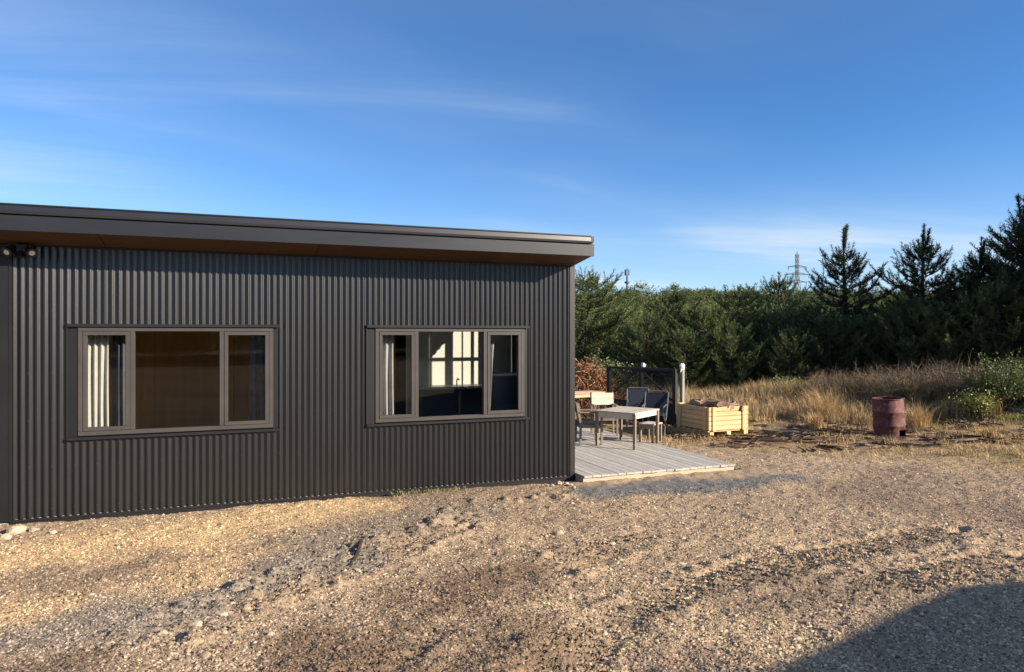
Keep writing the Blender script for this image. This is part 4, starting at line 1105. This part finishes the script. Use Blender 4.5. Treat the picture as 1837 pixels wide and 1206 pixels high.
def twig_bush(seed, H, R, n, c0_, c1_, wid=.007, up=.9):
    r = np.random.default_rng(seed); Vs, Cs = [], []
    def seg(p, q, w, c):
        d = q - p; s = np.cross(d, r.normal(0, 1, d.shape)); s /= np.linalg.norm(s, axis=1, keepdims=True) + 1e-9; s = s * w[:, None]
        Vs.append(np.stack([p - s, p + s, q], 1)); Cs.append(np.repeat(c[:, None], 3, 1))
    a = r.uniform(0, 6.28, n); rad = R * .35 * np.sqrt(r.uniform(0, 1, n)); p = np.stack([rad * np.cos(a), rad * np.sin(a), np.zeros(n)], 1)
    tl = r.uniform(.35, 1.0, n) * H; an = a + r.normal(0, .8, n); out = R * r.uniform(.1, .8, n)
    q = p + np.stack([out * np.cos(an), out * np.sin(an), tl * up], 1)
    t = r.uniform(0, 1, (n, 1)); c = np.array(c0_) * (1 - t) + np.array(c1_) * t
    seg(p, q, np.full(n, wid), c)
    for k in range(7):
        f = r.uniform(.25, 1.0, (n, 1)); b = p + (q - p) * f; e = b + r.normal(0, 1, (n, 3)) * H * .13 + np.array([0, 0, H * .09])
        seg(b, e, np.full(n, wid * .6), c * r.uniform(.7, 1.3, (n, 1)))
    V = np.concatenate(Vs).reshape(-1, 3); V[:, 2] = np.maximum(V[:, 2], -.04)
    o = mesh_np('dead_shrub', V, np.arange(len(V)).reshape(-1, 3), M['twig'], None, np.concatenate(Cs).reshape(-1, 3)); d = o.data; bpy.data.objects.remove(o); return d
BROWN = [twig_bush(s, 1.1, .9, 190, (.12, .085, .06), (.27, .20, .14)) for s in (1, 2, 3)]
OLIVE = [twig_bush(s, .9, .8, 190, (.13, .115, .05), (.25, .21, .10)) for s in (4, 5)]
GS = 'dead scrub on the bank below the pines'
k = 0
for i in range(46):
    f = i / 45; px = 1425 + f * 520 + rr.uniform(-14, 14); dep = 21.3 - 3.2 * f + rr.uniform(-1.5, 1.3)
    q = at_depth(px, dep); me = rr.choice(BROWN + BROWN + OLIVE)
    o = bpy.data.objects.new('dead_shrub', me); col.objects.link(o); sc_ = rr.uniform(.65, 1.05) * (.72 + .4 * min(1, f * 1.5)); o.scale = (sc_ * 1.1, sc_ * 1.1, sc_)
    o.location = (q.x, q.y, float(terrain(q.x, q.y)) - .05); o.rotation_euler = (0, 0, rr.uniform(0, 6.28))
    tag(o, 'tangled dry brown shrub on the bank below the right-hand pines', 'shrub', GS)
def leaf_bush(name, seed, H, R, n, c0_, c1_, label, px, dep, leaf=.055):
    r = np.random.default_rng(seed); q = at_depth(px, dep)
    root = empty(name, (q.x, q.y, float(terrain(q.x, q.y)) - .03)); tag(root, label, 'bush')
    stems = MB(); P = []
    for i in range(26):
        a = r.uniform(0, 6.28); rad = R * math.sqrt(r.uniform(.02, 1)); h = H * r.uniform(.5, 1.05) * (1 - .35 * (rad / R) ** 2)
        e = Vector((rad * math.cos(a), rad * math.sin(a), h)); b = e * .12; b.z = 0; mid = b.lerp(e, .5) + Vector((0, 0, .08))
        stems.tube([b, mid, e], [.012, .009, .004], 4)
        for _ in range(n // 26):
            t = r.uniform(.3, 1.0); c = (b.lerp(mid, t * 2) if t < .5 else mid.lerp(e, t * 2 - 1)); P.append((c.x + r.normal(0, .09), c.y + r.normal(0, .09), max(.03, c.z + r.normal(0, .07))))
    P = np.array(P); m = len(P); d = r.normal(0, 1, (m, 3)) + np.array([0, 0, .5]); d /= np.linalg.norm(d, axis=1, keepdims=True); s = np.cross(d, r.normal(0, 1, (m, 3))); s /= np.linalg.norm(s, axis=1, keepdims=True)
    L = leaf * r.uniform(.6, 1.4, (m, 1)); V = np.stack([P, P + d * L * .5 + s * L * .32, P + d * L, P + d * L * .5 - s * L * .32], 1).reshape(-1, 3)
    t = r.uniform(0, 1, (m, 1)); C = np.array(c0_) * (1 - t) + np.array(c1_) * t
    mesh_np('foliage', V, np.arange(len(V)).reshape(-1, 4), M['leaf'], root, np.repeat(C, 4, 0)); stems.build('stems', M['bark'], root)
leaf_bush('leafy_bush', 31, 1.45, 1.0, 4200, (.075, .11, .03), (.17, .20, .06), 'leafy green bush among the scrub at the far right', 1795, 17.2)
leaf_bush('leafy_bush', 32, .75, .55, 1500, (.16, .19, .04), (.30, .31, .08), 'low yellow-green bush in front of the leafy one at the right', 1757, 16.9)
leaf_bush('leafy_bush', 33, .55, .5, 1000, (.10, .13, .04), (.2, .22, .08), 'small green bush at the shaded forest foot left of the scrub', 1415, 21.6)
leaf_bush('leafy_bush', 34, 1.7, 1.3, 5200, (.07, .10, .028), (.19, .20, .07), 'big green bush between the brush pile and the gate', 1088, 21.5, .06)
leaf_bush('leafy_bush', 35, 1.9, 1.2, 5200, (.07, .10, .028), (.19, .20, .07), 'tall green bush behind the brush pile beside the cabin', 1050, 22.8, .06)
# brush pile of dead pine branches
bq = at_depth(1052, 19.6); r5 = np.random.default_rng(8); n = 1500
X = r5.normal(0, .62, n); Y = r5.normal(0, .6, n); rad = np.hypot(X, Y); Z = np.maximum(.02, 1.55 * np.exp(-(rad / .95) ** 2) * r5.uniform(.15, 1.0, n))
d = r5.normal(0, 1, (n, 3)) * np.array([1, 1, .75]); d /= np.linalg.norm(d, axis=1, keepdims=True); L = r5.uniform(.15, .65, (n, 1)); s = np.cross(d, r5.normal(0, 1, (n, 3))); s /= np.linalg.norm(s, axis=1, keepdims=True); w = r5.uniform(.008, .022, (n, 1))
P = np.stack([X, Y, Z], 1); V = np.stack([P - d * L / 2 - s * w, P - d * L / 2 + s * w, P + d * L / 2 + s * w * .4, P + d * L / 2 - s * w * .4], 1); V[..., 2] = np.maximum(V[..., 2], 0); V = V.reshape(-1, 3)
t = r5.uniform(0, 1, (n, 1)); C = np.array((.13, .055, .03)) * (1 - t) + np.array((.40, .21, .12)) * t
pile = mesh_np('brush_pile', V, np.arange(len(V)).reshape(-1, 4), M['twig'], None, np.repeat(C, 4, 0)); pile.location = (bq.x, bq.y, -.03)
tag(pile, 'heap of reddish brown dead branches beside the cabin corner', 'brush pile', None, 'stuff')

# ------------------------------------------------------------------ small things on the ground
def rock(px, py, s, seed, label):
    q = gp(px, py); o = lump('rock', M['rock'], (q.x, q.y, float(ground_z(q.x, q.y)[0]) + s * .3), (s, s * .8, s * .62), seed, 2, .16); o.rotation_euler = (0, 0, seed); return tag(o, label, 'rock', 'loose rocks in the yard')
rock(394, 1093, .075, 2, 'largest pale rock on the grey strip in the left foreground')
rock(352, 1112, .05, 3, 'small pale rock just left of the largest one')
rock(30, 952, .10, 4, 'pale rock against the foot of the wall at the far left')
rock(640, 1013, .045, 5, 'orange-tinged stone below the dark stick')
rock(1003, 955, .05, 6, 'pale stone in the yard in front of the cabin corner')
rock(1016, 866, .06, 7, 'pale stone at the foot of the cabin corner')
for i_, (px_a, py_a, s_a) in enumerate(((1003, 863, .05), (990, 868, .035), (1024, 868, .04), (1030, 872, .03), (60, 948, .05), (95, 950, .04), (10, 962, .06))):
    rock(px_a, py_a, s_a, 20 + i_, ['pale stone left of the cabin corner foot', 'small stone further left of the cabin corner foot', 'stone right under the cabin corner', 'small stone between cabin corner and deck edge', 'stone right of the pale rock at the far left wall foot', 'small stone along the wall foot near the far left', 'stone in front of the pale rock at the far left'][i_])
a, b = gp(625, 1012), gp(648, 975); za = float(ground_z(a.x, a.y)[0]); zb = float(ground_z(b.x, b.y)[0])
o = MB().tube([(a.x, a.y, za + .0), ((a.x + b.x) / 2 + .02, (a.y + b.y) / 2, (za + zb) / 2 + .03), (b.x, b.y, zb + .05)], [.014, .022, .02], 7).build('stick', M['stick'])
tag(o, 'dark charred stick lying on the gravel in the left foreground', 'stick')
def log(p0, p1, r0, label):
    a, b = gp(*p0), gp(*p1); za = float(ground_z(a.x, a.y)[0]) + r0 * .7; zb = float(ground_z(b.x, b.y)[0]) + r0 * .6; rl = random.Random(int(p0[0]))
    pts = [Vector((a.x, a.y, za)).lerp(Vector((b.x, b.y, zb)), t / 5) + Vector((rl.uniform(-.02, .02), rl.uniform(-.02, .02), rl.uniform(-.01, .02))) for t in range(6)]
    o = MB().tube(pts, [r0 * rl.uniform(.75, 1.1) for _ in range(6)], 8).build('log', M['log']); return tag(o, label, 'log', 'logs lying in the straw')
log((1368, 776), (1462, 783), .06, 'grey weathered log lying between the crate and the drum')
log((1500, 789), (1560, 791), .035, 'thin dark branch on the ground left of the drum')
log((1660, 782), (1730, 786), .045, 'dark branch on the straw just right of the drum')
log((1700, 741), (1790, 748), .10, 'thick dark log at the foot of the green bush on the right')
log((1745, 752), (1837, 764), .06, 'pale fallen branch below the thick log on the right')

# ------------------------------------------------------------------ far masts
def pylon(px, dep, top):
    q = at_depth(px, dep); H = height_px(top, dep) - float(terrain(q.x, q.y)); zb = float(terrain(q.x, q.y))
    t = empty('lattice_pylon', (q.x, q.y, zb), math.atan2(RT.y, RT.x) + .15); tag(t, 'grey lattice power pylon standing far behind the trees', 'pylon')
    B, T = H * .075, .55; lv = [0, .14, .27, .39, .50, .60, .69, .77, .84, .91, .97]; w = .2
    def hw(f): return B + (T - B) * min(1, f / .7)
    for sx in (-1, 1):
        for sy in (-1, 1):
            mb = MB()
            for f, g in zip(lv[:-1], lv[1:]): mb.bar((sx * hw(f), sy * hw(f), H * f), (sx * hw(g), sy * hw(g), H * g), w, w)
            mb.build('leg', M['pylon'], t)
    for f, g in zip(lv[:-1], lv[1:]):
        mb = MB()
        for sy in (-1, 1):
            mb.bar((-hw(f), sy * hw(f), H * f), (hw(g), sy * hw(g), H * g), w * .55, w * .55); mb.bar((hw(f), sy * hw(f), H * f), (-hw(g), sy * hw(g), H * g), w * .55, w * .55)
        for sx in (-1, 1):
            mb.bar((sx * hw(f), -hw(f), H * f), (sx * hw(g), hw(g), H * g), w * .55, w * .55)
        mb.build('lattice_bracing', M['pylon'], t)
    for f, arm in ((.80, 4.6), (.70, 6.2), (.60, 4.8)):
        mb = MB()
        for sx in (-1, 1):
            mb.bar((0, 0, H * f + .9), (sx * arm, 0, H * f), .34, .34); mb.bar((0, 0, H * f), (sx * arm, 0, H * f), .34, .34); mb.bar((sx * arm * .95, 0, H * f), (sx * arm * .95, 0, H * f - 1.6), .22, .22)
        mb.build('cross_arm', M['pylon'], t)
    mb = MB(); mb.bar((0, 0, H * .97), (0, 0, H), .3, .3); mb.build('peak', M['pylon'], t)
pylon(1430, 330, 452)
q = at_depth(1125, 260); zb = float(terrain(q.x, q.y)); H = height_px(481, 260) - zb
t = empty('phone_mast', (q.x, q.y, zb)); tag(t, 'slim dark mobile phone mast on the skyline near the cabin', 'mast')
MB().tube([(0, 0, 0), (0, 0, H * .8), (0, 0, H)], [.5, .36, .16], 10).build('pole', M['pylon'], t)
for k in range(3):
    a = k * 2.094; MB().box(-.22, .22, -.15, .15, -1.1, 1.1).build('antenna_panel', M['pylon'], t).location = (math.cos(a) * .75, math.sin(a) * .75, H - 1.6)
MB().tube([(0, 0, H * .74), (0, 0, H * .77)], [.95, .95], 12).build('platform', M['pylon'], t)

# ------------------------------------------------------------------ shed outside the view whose roof throws the shadow at lower right
A0 = gp(1745, 1060); HS = 3.2; tt = HS / .57
ax_, ay_ = A0.x + tt, A0.y - tt
shed = empty('gabled_shed', (ax_, ay_ - 2.5, -.05)); tag(shed, 'low pitched steel shed outside the view, throwing the shadow at lower right', 'shed')
hwid = 3.7; pit = .119
mb = MB(); mb.add([(-hwid, 2.5, 0), (hwid, 2.5, 0), (hwid, 2.5, HS - hwid * pit), (0, 2.5, HS), (-hwid, 2.5, HS - hwid * pit), (-hwid, -2.5, 0), (hwid, -2.5, 0), (hwid, -2.5, HS - hwid * pit), (0, -2.5, HS), (-hwid, -2.5, HS - hwid * pit)],
                  [(0, 4, 3, 2, 1), (5, 6, 7, 8, 9), (0, 5, 9, 4), (1, 2, 7, 6)]); mb.build('walls', M['shed'], shed)
for sx in (-1, 1):
    mb = MB(); z0, z1 = HS - hwid * pit - .01, HS; th = .06
    mb.add([(0, 2.62, z1), (sx * (hwid + .1), 2.62, z0), (sx * (hwid + .1), -2.62, z0), (0, -2.62, z1), (0, 2.62, z1 + th), (sx * (hwid + .1), 2.62, z0 + th), (sx * (hwid + .1), -2.62, z0 + th), (0, -2.62, z1 + th)],
           [(0, 3, 2, 1), (4, 5, 6, 7), (0, 1, 5, 4), (1, 2, 6, 5), (2, 3, 7, 6), (3, 0, 4, 7)]); mb.build('roof_slope', M['gutter'], shed)
mb = MB(); mb.box(-1.3, 1.3, 2.501, 2.54, .05, 2.3); d_ = mb.build('door', M['gutter'], shed)
mb = MB(); mb.box(-.1, .1, 2.541, 2.57, 1.0, 1.05); mb.build('handle', M['black'], d_)
